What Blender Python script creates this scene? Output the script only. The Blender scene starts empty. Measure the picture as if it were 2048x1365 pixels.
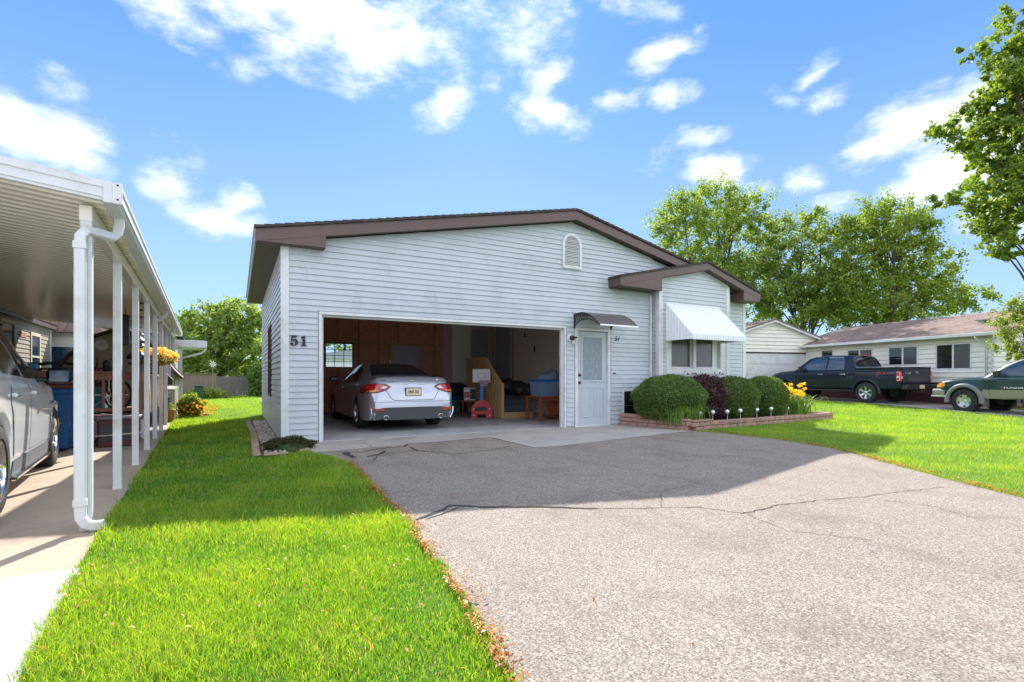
import bpy, bmesh, math, random
import numpy as np
from mathutils import Vector, Matrix, geometry
from mathutils.bvhtree import BVHTree
random.seed(7); rng = np.random.default_rng(11)
R = math.radians; PI = math.pi
SC = bpy.context.scene; COL = SC.collection
# ------------------------------------------------------------------ camera
TH = R(28.81); CAM = Vector((-1.197, -8.85, 1.083))
cd = bpy.data.cameras.new('camera'); cam = bpy.data.objects.new('camera', cd); COL.objects.link(cam)
cam.location = CAM; cam.rotation_euler = (R(90), 0, -TH)
cd.sensor_width = 36; cd.lens = 36 * 1000 / 2048; cd.shift_y = (755 - 682.5) / 2048
cd.clip_start = .05; cd.clip_end = 2000
SC.camera = cam
# ------------------------------------------------------------------ light
SUN_AZ = R(24.5); SUN_EL = R(37.8)     # azimuth clockwise from +Y
to_sun = Vector((math.sin(SUN_AZ) * math.cos(SUN_EL), math.cos(SUN_AZ) * math.cos(SUN_EL), math.sin(SUN_EL)))
sd = bpy.data.lights.new('sun', 'SUN'); sun = bpy.data.objects.new('sun', sd); COL.objects.link(sun)
sun.rotation_euler = to_sun.to_track_quat('Z', 'Y').to_euler(); sd.energy = 3.65; sd.angle = R(.5); sd.color = (1, .95, .87)
SC.view_settings.view_transform = 'Standard'; SC.view_settings.look = 'None'
SC.view_settings.exposure = 1.38; SC.view_settings.gamma = 1
SC.cycles.use_denoising = True
SC.cycles.max_bounces = 8; SC.cycles.diffuse_bounces = 5; SC.cycles.transparent_max_bounces = 12
SC.cycles.sample_clamp_indirect = 6
# ------------------------------------------------------------------ sky
W = bpy.data.worlds.new('World'); SC.world = W; W.use_nodes = True
wn = W.node_tree.nodes; wl = W.node_tree.links; wn.clear()
def WN(t, **k):
    n = wn.new(t)
    for a, b in k.items(): setattr(n, a, b)
    return n
def wmath(op, a, b=None, c=None, clamp=False):
    n = WN('ShaderNodeMath', operation=op, use_clamp=clamp)
    for i, v in enumerate((a, b, c)):
        if v is None: continue
        if isinstance(v, (int, float)): n.inputs[i].default_value = v
        else: wl.new(v, n.inputs[i])
    return n.outputs[0]
sky = WN('ShaderNodeTexSky', sky_type='NISHITA', sun_disc=False)
sky.sun_elevation = SUN_EL; sky.sun_rotation = SUN_AZ; sky.air_density = 1.0; sky.dust_density = .35; sky.ozone_density = 3.0
geo = WN('ShaderNodeTexCoord')
sep = WN('ShaderNodeSeparateXYZ'); wl.new(geo.outputs['Generated'], sep.inputs[0])
# azimuth (from the house's outlook direction) and tangent of elevation as cloud coordinates
az = wmath('SUBTRACT', wmath('ARCTAN2', sep.outputs[0], sep.outputs[1]), TH)
hyp = wmath('SQRT', wmath('ADD', wmath('MULTIPLY', sep.outputs[0], sep.outputs[0]), wmath('MULTIPLY', sep.outputs[1], sep.outputs[1])))
el = wmath('DIVIDE', sep.outputs[2], wmath('MAXIMUM', hyp, .02))
cmb = WN('ShaderNodeCombineXYZ'); wl.new(az, cmb.inputs[0]); wl.new(el, cmb.inputs[1])
def wnoise(scale, detail, rough, dist=0, off=0):
    mp = WN('ShaderNodeMapping'); mp.inputs[1].default_value = (off, off * .7, 0); mp.inputs[3].default_value = (1, 1.35, 1)
    wl.new(cmb.outputs[0], mp.inputs[0])
    n = WN('ShaderNodeTexNoise'); n.inputs['Scale'].default_value = scale; n.inputs['Detail'].default_value = detail
    n.inputs['Roughness'].default_value = rough; n.inputs['Distortion'].default_value = dist
    wl.new(mp.outputs[0], n.inputs['Vector']); return n
warp = wnoise(5.5, 4, .6)
wv = WN('ShaderNodeVectorMath', operation='MULTIPLY_ADD'); wl.new(warp.outputs['Color'], wv.inputs[0])
wv.inputs[1].default_value = (.12, .10, 0); wl.new(cmb.outputs[0], wv.inputs[2])
wv2 = WN('ShaderNodeVectorMath', operation='SUBTRACT'); wl.new(wv.outputs[0], wv2.inputs[0]); wv2.inputs[1].default_value = (.06, .05, 0)
CLOUDS = [  # px, py, half width px, half height px, tilt deg, weight
 (600,15,330,85,6,1.25),(760,80,140,75,-25,1.15),(560,90,110,45,20,.8),(690,20,200,50,0,1.2),(480,130,50,40,0,.5),(1060,50,110,70,-60,.7),(330,15,110,50,10,1.0),
 (60,255,150,80,12,1.15),(120,305,105,48,15,1.0),(120,165,60,35,-30,.6),(340,355,75,40,-20,.7),(455,440,105,40,10,1.0),(475,395,50,35,0,.9),(310,285,40,18,0,.4),
 (1090,150,60,38,-35,.95),(1085,235,75,36,25,.95),(985,170,55,22,-25,.65),(900,205,70,40,-40,.75),(1230,200,75,20,-20,.65),(1330,100,80,34,-15,1.05),(1395,55,40,25,-50,.7),(1340,185,60,26,15,.7),
 (1370,290,75,26,-20,.65),(1435,340,62,34,0,1.3),(1620,140,70,18,-15,.55),(1570,185,60,20,20,.45),(1650,190,45,24,0,.5),(1610,372,38,38,80,1.15),
 (1800,265,145,48,-22,1.35),(1900,225,120,48,-10,1.35),(2020,250,90,60,0,1.2),(1880,345,130,50,-32,1.35),(1970,320,110,60,-30,1.3),(1830,385,60,35,-25,.8),(1290,325,25,12,0,.35),(1510,385,50,16,0,.5),(1690,415,60,18,0,.5),
 (1270,15,100,30,20,.5),(930,20,100,36,10,.7),(2060,410,120,60,0,.5)]
acc = None
for (px, py, a, b, t, w) in CLOUDS:
    x = math.atan((px - 1024) / 1000); y = (755 - py) / 1000 * math.cos(x); k = math.cos(x) ** 2 
    mp = WN('ShaderNodeMapping', vector_type='TEXTURE')
    mp.inputs[1].default_value = (x, y, 0); mp.inputs[2].default_value = (0, 0, -R(t)); mp.inputs[3].default_value = (a * 1.35 / 1000 * max(k, .55), b * 1.45 / 1000 * math.cos(x), 1)
    wl.new(wv2.outputs[0], mp.inputs[0])
    g = WN('ShaderNodeTexGradient', gradient_type='SPHERICAL'); wl.new(mp.outputs[0], g.inputs[0])
    v = wmath('MULTIPLY', g.outputs['Fac'], w)
    acc = v if acc is None else wmath('MAXIMUM', acc, v)
# unseen clouds over the rest of the sky, added as facade fill light
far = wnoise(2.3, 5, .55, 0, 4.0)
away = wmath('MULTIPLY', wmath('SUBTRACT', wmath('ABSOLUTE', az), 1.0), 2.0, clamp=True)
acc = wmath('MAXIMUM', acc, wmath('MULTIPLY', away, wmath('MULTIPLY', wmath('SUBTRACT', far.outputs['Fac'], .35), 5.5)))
fine = wnoise(12, 13, .64, .15, 2.0)
dens = wmath('ADD', acc, wmath('MULTIPLY', wmath('SUBTRACT', fine.outputs['Fac'], .51), 2.2))
mr = WN('ShaderNodeMapRange', interpolation_type='SMOOTHSTEP'); wl.new(dens, mr.inputs[0]); mr.inputs[1].default_value = -.05; mr.inputs[2].default_value = 1.35
gate = wmath('MULTIPLY', mr.outputs[0], wmath('MULTIPLY', acc, 6, clamp=True), clamp=True)
tint = WN('ShaderNodeMix', data_type='RGBA', blend_type='MULTIPLY'); tint.inputs[0].default_value = 1
wl.new(sky.outputs[0], tint.inputs[6]); tint.inputs[7].default_value = (.62, .90, 1.22, 1)
# thin pale air low over the horizon and a soft limit to the brightness round the sun
low = WN('ShaderNodeMapRange', interpolation_type='SMOOTHSTEP'); wl.new(el, low.inputs[0]); low.inputs[1].default_value = -.1; low.inputs[2].default_value = .75; low.inputs[3].default_value = 0; low.inputs[4].default_value = 1
zen = WN('ShaderNodeMix', data_type='RGBA'); wl.new(low.outputs[0], zen.inputs[0]); zen.inputs[6].default_value = (1.55, 2.15, 2.85, 1); zen.inputs[7].default_value = (.40, 1.08, 2.45, 1)
sk = WN('ShaderNodeMix', data_type='RGBA'); sk.inputs[0].default_value = .88
wl.new(tint.outputs[2], sk.inputs[6]); wl.new(zen.outputs[2], sk.inputs[7])
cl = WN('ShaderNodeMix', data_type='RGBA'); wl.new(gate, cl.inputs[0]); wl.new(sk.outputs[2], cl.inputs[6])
br_ = WN('ShaderNodeMix', data_type='RGBA'); wl.new(away, br_.inputs[0]); br_.inputs[6].default_value = (4.6, 4.6, 4.6, 1); br_.inputs[7].default_value = (7.4, 7.4, 8.0, 1); wl.new(br_.outputs[2], cl.inputs[7])  # clouds out of view set brighter to lift the shaded facade
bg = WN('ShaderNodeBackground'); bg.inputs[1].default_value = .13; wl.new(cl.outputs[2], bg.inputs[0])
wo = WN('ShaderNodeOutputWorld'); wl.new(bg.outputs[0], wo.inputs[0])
# ------------------------------------------------------------------ materials
M = {}
def newmat(name):
    m = bpy.data.materials.new(name); m.use_nodes = True; M[name] = m
    return m, m.node_tree.nodes, m.node_tree.links, m.node_tree.nodes['Principled BSDF']
def noise(N, L, scale, detail=3, rough=.6, src='Object', sc=None):
    tc = N.new('ShaderNodeTexCoord'); n = N.new('ShaderNodeTexNoise')
    n.inputs['Scale'].default_value = scale; n.inputs['Detail'].default_value = detail; n.inputs['Roughness'].default_value = rough
    if sc:
        mp = N.new('ShaderNodeMapping'); mp.inputs[3].default_value = sc; L.new(tc.outputs[src], mp.inputs[0]); L.new(mp.outputs[0], n.inputs['Vector'])
    else: L.new(tc.outputs[src], n.inputs['Vector'])
    return n
def mix(N, L, f, a, b, blend='MIX'):
    m = N.new('ShaderNodeMix'); m.data_type = 'RGBA'; m.blend_type = blend
    for i, v in ((0, f), (6, a), (7, b)):
        if isinstance(v, (int, float)): m.inputs[i].default_value = v
        elif isinstance(v, tuple): m.inputs[i].default_value = (*v[:3], 1)
        else: L.new(v, m.inputs[i])
    return m.outputs[2]
def ramp(N, L, v, pts):
    r = N.new('ShaderNodeValToRGB'); e = r.color_ramp.elements
    while len(e) > 1: e.remove(e[-1])
    e[0].position = pts[0][0]; e[0].color = (*pts[0][1], 1)
    for p, c in pts[1:]:
        k = e.new(p); k.color = (*c, 1)
    L.new(v, r.inputs[0]); return r.outputs[0]
def bump(N, L, B, h, strength, dist=.01):
    b = N.new('ShaderNodeBump'); b.inputs['Strength'].default_value = strength; b.inputs['Distance'].default_value = dist
    L.new(h, b.inputs['Height']); L.new(b.outputs[0], B.inputs['Normal'])
def mat(name, c, rough=.6, metal=0, var=.12, vs=3, bs=0, bst=.3, coat=0, spec=.5, sc=None, dirt=None):
    m, N, L, B = newmat(name)
    B.inputs['Roughness'].default_value = rough; B.inputs['Metallic'].default_value = metal
    B.inputs['Specular IOR Level'].default_value = spec; B.inputs['Coat Weight'].default_value = coat
    B.inputs['Coat Roughness'].default_value = .03
    n = noise(N, L, vs, 4, .65, sc=sc)
    o = mix(N, L, n.outputs['Fac'], tuple(x * (1 - var) for x in c), tuple(min(1, x * (1 + var)) for x in c))
    if dirt:
        d = noise(N, L, dirt[1], 5, .7); f = ramp(N, L, d.outputs['Fac'], [(.5, (0, 0, 0)), (.72, (1, 1, 1))])
        o = mix(N, L, f, o, dirt[0])
    L.new(o, B.inputs['Base Color'])
    if bs:
        h = noise(N, L, bs, 4, .7, sc=sc); bump(N, L, B, h.outputs['Fac'], bst)
    return m
def leafmat(name, c1, c2, trans=.45, c3=None):
    m, N, L, B = newmat(name); N.remove(B)
    at = N.new('ShaderNodeAttribute'); at.attribute_name = 'var'
    pts = [(0, c1), (.8, c2)] + ([(.93, c2), (.97, c3)] if c3 else [])
    col = ramp(N, L, at.outputs['Fac'], pts)
    pn = noise(N, L, .9, 3, .6); col = mix(N, L, pn.outputs['Fac'], mix(N, L, 1.0, col, (.78, .86, .8), 'MULTIPLY'), mix(N, L, 1.0, col, (1.22, 1.12, 1.1), 'MULTIPLY'))
    d = N.new('ShaderNodeBsdfDiffuse'); t = N.new('ShaderNodeBsdfTranslucent'); g = N.new('ShaderNodeBsdfGlossy'); g.inputs['Roughness'].default_value = .45
    L.new(col, d.inputs[0]); L.new(mix(N, L, 1.0, col, (1.9, 1.75, .8), 'MULTIPLY'), t.inputs[0])
    ms = N.new('ShaderNodeMixShader'); ms.inputs[0].default_value = trans; L.new(d.outputs[0], ms.inputs[1]); L.new(t.outputs[0], ms.inputs[2])
    m2 = N.new('ShaderNodeMixShader'); m2.inputs[0].default_value = .045; L.new(ms.outputs[0], m2.inputs[1]); L.new(g.outputs[0], m2.inputs[2])
    L.new(m2.outputs[0], N['Material Output'].inputs[0]); return m
mat('siding', (.475, .52, .57), .45, var=.04, vs=.7, bs=14, bst=.06, sc=(.4, .4, 3), dirt=((.40, .43, .47), 1.1))
mat('white_trim', (.65, .665, .69), .45, var=.05, vs=2, bs=5, bst=.05, dirt=((.50, .49, .46), 2.2))
mat('cream_siding', (.78, .77, .70), .5, var=.04, vs=1, dirt=((.70, .68, .60), .8))
mat('tan_siding', (.36, .31, .24), .5, var=.06, vs=1, bs=14, bst=.05)
mat('brown_fascia', (.10, .058, .05), .35, var=.18, vs=1.2)
mat('brown_soffit', (.075, .048, .038), .5, var=.12, vs=2)
mat('black_metal', (.02, .018, .018), .4, var=.2)
mat('black_plastic', (.022, .022, .024), .55, var=.2)
mat('dark_trim', (.05, .05, .055), .5)
mat('rubber', (.018, .018, .018), .8, var=.3, vs=9)
mat('chrome', (.75, .75, .75), .12, 1, var=.02)
mat('alloy', (.55, .56, .58), .28, .9, var=.05)
mat('silver_paint', (.44, .48, .55), .32, .55, var=.02, coat=1)
mat('black_paint', (.003, .007, .022), .3, 0, var=.02, coat=.4, spec=.2)
mat('green_paint', (.003, .032, .030), .3, .0, var=.02, coat=.55, spec=.3)
mat('beige_paint', (.21, .19, .155), .35, .0, var=.03, coat=1)
mat('gray_plastic', (.16, .16, .17), .5, var=.05)
mat('white_paint', (.92, .92, .93), .25, 0, var=.02, coat=1)
mat('glass_dark', (.012, .014, .018), .04, 0, var=.02, spec=.9)
mat('glass_blue', (.02, .045, .09), .05, 0, var=.3, vs=1.5, spec=.9)
mat('screen_glass', (.07, .072, .08), .2, 0, var=.2, vs=1.2, spec=.8)
mat('red_lens', (.45, .008, .01), .12, 0, var=.2, vs=12, coat=1)
mat('amber_lens', (.75, .28, .02), .15, 0, coat=1)
mat('clear_lens', (.6, .62, .62), .12, 0, coat=1)
mat('concrete', (.40, .37, .33), .85, var=.13, vs=1.7, bs=60, bst=.25, dirt=((.27, .25, .22), 1.1))
mat('garage_floor', (.46, .46, .47), .5, var=.2, vs=1.2, bs=30, bst=.1, dirt=((.22, .21, .2), 1.8))
mat('carport_slab', (.41, .325, .24), .85, var=.13, vs=1.5, bs=60, bst=.2, dirt=((.28, .22, .17), 1.3))
mat('new_concrete', (.47, .47, .47), .8, var=.05, vs=2, bs=80, bst=.25, dirt=((.52, .51, .49), 3))
mat('crack_seal', (.085, .078, .075), 1, spec=0, var=.3, vs=9, bs=40)
mat('brick_block', (.36, .22, .17), .9, var=.35, vs=5, bs=25, bst=.7, dirt=((.16, .12, .10), 4))
mat('edging_block', (.36, .24, .16), .9, var=.25, vs=5, bs=25, bst=.6)
mat('stone', (.42, .36, .29), .8, var=.45, vs=11, bs=30, bst=.3)
mat('soil', (.06, .042, .03), .95, var=.4, vs=8, bs=25, bst=.8)
mat('mulch', (.11, .05, .03), .95, var=.5, vs=20, bs=40, bst=.8)
mat('bark', (.09, .07, .055), .9, var=.35, vs=5, bs=14, bst=.8, sc=(3, 3, .6))
mat('fence_wood', (.19, .15, .12), .85, var=.35, vs=3, bs=12, bst=.4, sc=(3, 3, .4))
mat('fence_gray', (.15, .13, .125), .85, var=.35, vs=3, bs=12, bst=.4, sc=(3, 3, .4))
mat('osb', (.58, .25, .17), .8, var=.45, vs=14, bs=30, bst=.3)
mat('stud', (.50, .25, .14), .7, var=.25, vs=3, sc=(4, 4, .5))
mat('pine', (.55, .34, .16), .6, var=.2, vs=4, sc=(5, 5, .5))
mat('deck_wood', (.28, .12, .075), .65, var=.25, vs=4, sc=(3, 3, .5))
mat('table_wood', (.26, .08, .03), .4, var=.2, vs=4)
mat('drywall', (.80, .70, .64), .85, var=.06, vs=2)
mat('drywall_white', (.78, .78, .74), .8, var=.04)
mat('door_gray', (.36, .36, .44), .5, var=.05)
mat('door_blue', (.46, .53, .57), .4, var=.03)
mat('pinkwall', (.55, .42, .42), .8, var=.05)
mat('awning_white', (.80, .82, .85), .35, var=.04, vs=3)
mat('blue_plastic', (.006, .07, .22), .4, var=.1)
mat('teal_plastic', (.03, .22, .30), .45, var=.1)
mat('toy_red', (.50, .01, .025), .35, var=.05)
mat('toy_blue', (.01, .15, .55), .35, var=.05)
mat('white_plastic', (.72, .70, .70), .4, var=.04)
mat('carpet', (.10, .105, .14), .95, var=.25, vs=30, bs=60)
mat('terracotta', (.40, .15, .07), .8, var=.15)
mat('maroon', (.10, .03, .035), .6, var=.2)
mat('orange', (.75, .13, .02), .5, var=.1)
mat('metal_gray', (.30, .30, .31), .3, .8, var=.1)
mat('blue_gray_siding', (.33, .36, .40), .6, var=.06)
mat('utility_green', (.03, .10, .06), .5, var=.1)
mat('yellow_cream', (.62, .55, .38), .6, var=.05)
mat('plate_tan', (.70, .62, .42), .4, var=.05)
mat('ink', (.01, .012, .03), .5, var=.1)
mat('carport_ceiling', (.78, .72, .63), .16, .0, var=.05, vs=1, bs=2.2, bst=.12, spec=.9)
def shingles(name, a, b):
    m, N, L, B = newmat(name); B.inputs['Roughness'].default_value = .95
    tc = N.new('ShaderNodeTexCoord'); bt = N.new('ShaderNodeTexBrick'); bt.inputs['Scale'].default_value = 1
    bt.inputs['Brick Width'].default_value = .28; bt.inputs['Row Height'].default_value = .13; bt.inputs['Mortar Size'].default_value = .006
    bt.inputs['Color1'].default_value = (*a, 1); bt.inputs['Color2'].default_value = (*b, 1); bt.inputs['Mortar'].default_value = (a[0] * .35, a[1] * .35, a[2] * .35, 1)
    mp = N.new('ShaderNodeMapping'); L.new(tc.outputs['UV'], mp.inputs[0]); L.new(mp.outputs[0], bt.inputs['Vector'])
    n = noise(N, L, 1.2, 6, .75); o = mix(N, L, n.outputs['Fac'], mix(N, L, 1.0, bt.outputs['Color'], (.75, .72, .7), 'MULTIPLY'), mix(N, L, 1.0, bt.outputs['Color'], (1.3, 1.25, 1.2), 'MULTIPLY'))
    L.new(o, B.inputs['Base Color']); h = noise(N, L, 60, 3); bump(N, L, B, h.outputs['Fac'], .5); return m
shingles('shingle_brown', (.175, .125, .108), (.25, .185, .16)); shingles('shingle_dark', (.045, .038, .038), (.07, .058, .055))
# asphalt with exposed pale aggregate
m, N, L, B = newmat('asphalt'); B.inputs['Roughness'].default_value = .9
tc = N.new('ShaderNodeTexCoord'); vo = N.new('ShaderNodeTexVoronoi'); vo.inputs['Scale'].default_value = 150; L.new(tc.outputs['Object'], vo.inputs['Vector'])
sx = N.new('ShaderNodeSeparateColor'); L.new(vo.outputs['Color'], sx.inputs[0])
c = ramp(N, L, sx.outputs[0], [(0, (.12, .10, .082)), (.2, (.195, .165, .137)), (.5, (.26, .222, .187)), (.8, (.33, .285, .238)), (.94, (.41, .36, .305)), (1, (.52, .48, .42))])
n = noise(N, L, .55, 5, .6); c = mix(N, L, n.outputs['Fac'], mix(N, L, 1.0, c, (.80, .80, .82), 'MULTIPLY'), mix(N, L, 1.0, c, (1.16, 1.15, 1.12), 'MULTIPLY'))
n = noise(N, L, 1.6, 5, .65); c = mix(N, L, ramp(N, L, n.outputs['Fac'], [(.52, (0, 0, 0)), (.74, (.6, .6, .6))]), c, (.15, .125, .10))
n = noise(N, L, .9, 4, .55, sc=(2.2, .35, 1)); c = mix(N, L, ramp(N, L, n.outputs['Fac'], [(.55, (0, 0, 0)), (.72, (.28, .28, .28))]), c, (.10, .09, .08))
L.new(c, B.inputs['Base Color']); bump(N, L, B, vo.outputs['Distance'], .35, .004); B.inputs['Specular IOR Level'].default_value = .15
# lawn soil under the blades
m, N, L, B = newmat('lawn'); B.inputs['Roughness'].default_value = .95
n = noise(N, L, 28, 5, .7); n2 = noise(N, L, .7, 4, .6)
c = ramp(N, L, n.outputs['Fac'], [(.3, (.06, .11, .012)), (.55, (.12, .21, .02)), (.75, (.22, .28, .05))])
c = mix(N, L, n2.outputs['Fac'], c, mix(N, L, 1.0, c, (1.5, 1.3, 1.2), 'MULTIPLY'))
L.new(c, B.inputs['Base Color']); bump(N, L, B, n.outputs['Fac'], 1, .03)
leafmat('grass', (.075, .23, .012), (.31, .45, .030), .5, (.50, .38, .16))
leafmat('maple_leaf', (.07, .15, .025), (.24, .32, .04), .52)
leafmat('far_leaf', (.10, .18, .04), (.25, .34, .07), .58)
leafmat('light_leaf', (.13, .20, .03), (.27, .34, .06), .5)
leafmat('yew_leaf', (.055, .12, .022), (.16, .25, .05), .33, (.22, .16, .06))
leafmat('purple_leaf', (.042, .02, .026), (.10, .045, .055), .25)
leafmat('strap_leaf', (.09, .18, .03), (.18, .30, .05), .4)
leafmat('yellow_petal', (.80, .42, .01), (.95, .62, .03), .35)
leafmat('orange_petal', (.7, .18, .01), (.85, .42, .03), .35)
leafmat('mixed_petal', (.80, .50, .05), (.85, .75, .40), .35, (.55, .10, .12))
leafmat('dry_leaf', (.26, .07, .015), (.58, .25, .06), .2, (.50, .36, .2))
leafmat('juniper_leaf', (.035, .035, .012), (.09, .085, .02), .2)
# clear panes
m, N, L, B = newmat('pane'); N.remove(B); t = N.new('ShaderNodeBsdfTransparent'); g = N.new('ShaderNodeBsdfGlossy'); g.inputs['Roughness'].default_value = .02
f = N.new('ShaderNodeFresnel'); ms = N.new('ShaderNodeMixShader'); L.new(f.outputs[0], ms.inputs[0]); L.new(t.outputs[0], ms.inputs[1]); L.new(g.outputs[0], ms.inputs[2]); L.new(ms.outputs[0], N['Material Output'].inputs[0])
t.inputs[0].default_value = (.9, .93, .93, 1)
m, N, L, B = newmat('smoked_poly'); B.inputs['Base Color'].default_value = (.22, .19, .18, 1); B.inputs['Roughness'].default_value = .3
t = N.new('ShaderNodeBsdfTransparent'); t.inputs[0].default_value = (.5, .47, .45, 1); ms = N.new('ShaderNodeMixShader'); ms.inputs[0].default_value = .6; L.new(t.outputs[0], ms.inputs[1]); L.new(B.outputs[0], ms.inputs[2]); L.new(ms.outputs[0], N['Material Output'].inputs[0])
m, N, L, B = newmat('clear_tub'); B.inputs['Base Color'].default_value = (.30, .42, .62, 1); B.inputs['Roughness'].default_value = .3
t = N.new('ShaderNodeBsdfTransparent'); t.inputs[0].default_value = (.6, .72, .9, 1); ms = N.new('ShaderNodeMixShader'); ms.inputs[0].default_value = .6; L.new(t.outputs[0], ms.inputs[1]); L.new(B.outputs[0], ms.inputs[2]); L.new(ms.outputs[0], N['Material Output'].inputs[0])
# ------------------------------------------------------------------ helpers
class MB:
    def __init__(s): s.v = []; s.f = []; s.m = []; s.uv = {}
    def add(s, vs, fs, mi=0):
        o = len(s.v); s.v += [tuple(v) for v in vs]
        for f in fs: s.f.append([o + i for i in f]); s.m.append(mi)
    def box(s, x0, y0, z0, x1, y1, z1, mi=0, M_=None):
        if x0 > x1: x0, x1 = x1, x0
        if y0 > y1: y0, y1 = y1, y0
        if z0 > z1: z0, z1 = z1, z0
        v = [(x0,y0,z0),(x1,y0,z0),(x1,y1,z0),(x0,y1,z0),(x0,y0,z1),(x1,y0,z1),(x1,y1,z1),(x0,y1,z1)]
        if M_: v = [M_ @ Vector(p) for p in v]
        s.add(v, [(3,2,1,0),(4,5,6,7),(0,1,5,4),(1,2,6,5),(2,3,7,6),(3,0,4,7)], mi); return s
    def bevbox(s, x0, y0, z0, x1, y1, z1, b=.01, mi=0, jit=0):
        # box with chamfered edges
        if jit:
            a = lambda: random.uniform(-jit, jit)
            x0 += a(); x1 += a(); y0 += a(); y1 += a(); z1 += a() * .5
        bm = bmesh.new(); bmesh.ops.create_cube(bm, size=1)
        for v in bm.verts: v.co = Vector(((x0+x1)/2 + v.co.x*abs(x1-x0), (y0+y1)/2 + v.co.y*abs(y1-y0), (z0+z1)/2 + v.co.z*abs(z1-z0)))
        bmesh.ops.bevel(bm, geom=bm.edges[:], offset=b, segments=1, affect='EDGES')
        s.add([v.co[:] for v in bm.verts], [[v.index for v in f.verts] for f in bm.faces], mi); bm.free(); return s
    def prism(s, poly, a, b, axis='y', mi=0):
        # poly: 2D points; axis y -> (x,z) extruded over y; x -> (y,z); z -> (x,y)
        def p(u, w, t): return {'y': (u, t, w), 'x': (t, u, w), 'z': (u, w, t)}[axis]
        n = len(poly); v = [p(u, w, a) for u, w in poly] + [p(u, w, b) for u, w in poly]
        ar = sum(poly[i][0]*poly[(i+1) % n][1] - poly[(i+1) % n][0]*poly[i][1] for i in range(n))
        fl = (ar > 0) != (axis == 'y')
        if b < a: fl = not fl
        f = [list(range(n))[::-1], list(range(n, 2*n))] + [[i, (i+1) % n, n+(i+1) % n, n+i] for i in range(n)]
        if not fl: f = [g[::-1] for g in f]
        s.add(v, f, mi); return s
    def tube(s, pts, r, n=8, mi=0, cap=True):
        pts = [Vector(p) for p in pts]; rs = r if isinstance(r, (list, tuple)) else [r]*len(pts); o = len(s.v); up = None
        for i, p in enumerate(pts):
            d = (pts[min(i+1, len(pts)-1)] - pts[max(i-1, 0)]).normalized()
            if up is None: up = d.orthogonal().normalized()
            up = (up - d*up.dot(d)).normalized(); w = d.cross(up)
            for k in range(n):
                a = 2*PI*k/n; s.v.append(tuple(p + up*math.cos(a)*rs[i] + w*math.sin(a)*rs[i]))
        for i in range(len(pts)-1):
            for k in range(n):
                a, b = o+i*n+k, o+i*n+(k+1) % n; s.f.append([a, b, b+n, a+n]); s.m.append(mi)
        if cap:
            s.f.append([o+k for k in range(n)][::-1]); s.m.append(mi); e = o+(len(pts)-1)*n; s.f.append([e+k for k in range(n)]); s.m.append(mi)
        return s
    def bar(s, p, q, w, h, mi=0):
        # rectangular bar between two points, w sideways, h upwards-ish
        p, q = Vector(p), Vector(q); d = (q-p).normalized(); u = Vector((0,0,1)) if abs(d.z) < .95 else Vector((0,1,0))
        sd_ = d.cross(u).normalized()*w/2; up = sd_.cross(d).normalized()*h/2
        v = [p-sd_-up, p+sd_-up, p+sd_+up, p-sd_+up, q-sd_-up, q+sd_-up, q+sd_+up, q-sd_+up]
        s.add(v, [(0,1,2,3),(7,6,5,4),(1,0,4,5),(2,1,5,6),(3,2,6,7),(0,3,7,4)], mi); return s
    def lathe(s, prof, n=24, M_=None, mi=0, ang=2*PI):
        o = len(s.v); full = ang > 6.28
        k_ = n if full else n+1
        for r, z in prof:
            for k in range(k_):
                a = ang*k/n; p = Vector((r*math.cos(a), r*math.sin(a), z)); s.v.append(tuple(M_ @ p if M_ else p))
        for i in range(len(prof)-1):
            for k in range(n):
                a, b = o+i*k_+k, o+i*k_+(k+1) % k_; s.f.append([a, b, b+k_, a+k_]); s.m.append(mi)
        return s
    def grid(s, P, mi=0, flip=False):
        nr, nc = len(P), len(P[0]); o = len(s.v)
        for r in P: s.v += [tuple(p) for p in r]
        for i in range(nr-1):
            for j in range(nc-1):
                f = [o+i*nc+j, o+i*nc+j+1, o+(i+1)*nc+j+1, o+(i+1)*nc+j]; s.f.append(f[::-1] if flip else f); s.m.append(mi)
        return s
    def build(s, name, mats, parent=None, smooth=False, label=None, cat=None, group=None, kind=None, uv=None, autos=None):
        me = bpy.data.meshes.new(name); me.from_pydata(s.v, [], s.f)
        for mm in (mats if isinstance(mats, (list, tuple)) else [mats]): me.materials.append(M[mm])
        me.polygons.foreach_set('material_index', s.m)
        if smooth: me.polygons.foreach_set('use_smooth', [True]*len(me.polygons))
        if uv:
            l = me.uv_layers.new(name='UVMap'); co = [uv(Vector(v)) for v in s.v]
            for i, lp in enumerate(me.loops): l.data[i].uv = co[lp.vertex_index]
        if autos: me.set_sharp_from_angle(angle=R(autos))
        me.update(); return link(name, me, parent, label, cat, group, kind)
def link(name, data, parent=None, label=None, cat=None, group=None, kind=None, loc=None, rotz=None):
    o = bpy.data.objects.new(name, data); COL.objects.link(o)
    if parent: o.parent = parent
    if loc is not None: o.location = loc
    if rotz is not None: o.rotation_euler = (0, 0, rotz)
    for k, v in (('label', label), ('category', cat), ('group', group), ('kind', kind)):
        if v: o[k] = v
    return o
def thing(name, label, cat, loc=(0,0,0), rotz=0, group=None): return link(name, None, None, label, cat, group, None, loc, rotz)
def dup(o, parent=None, **kw):
    c = o.copy(); COL.objects.link(c)
    if parent: c.parent = parent
    for k, v in kw.items():
        if k in ('label', 'category', 'group'): c[k] = v
        else: setattr(c, k, v)
    for ch in [x for x in bpy.data.objects if x.parent == o]: dup(ch, c)
    return c
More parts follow.
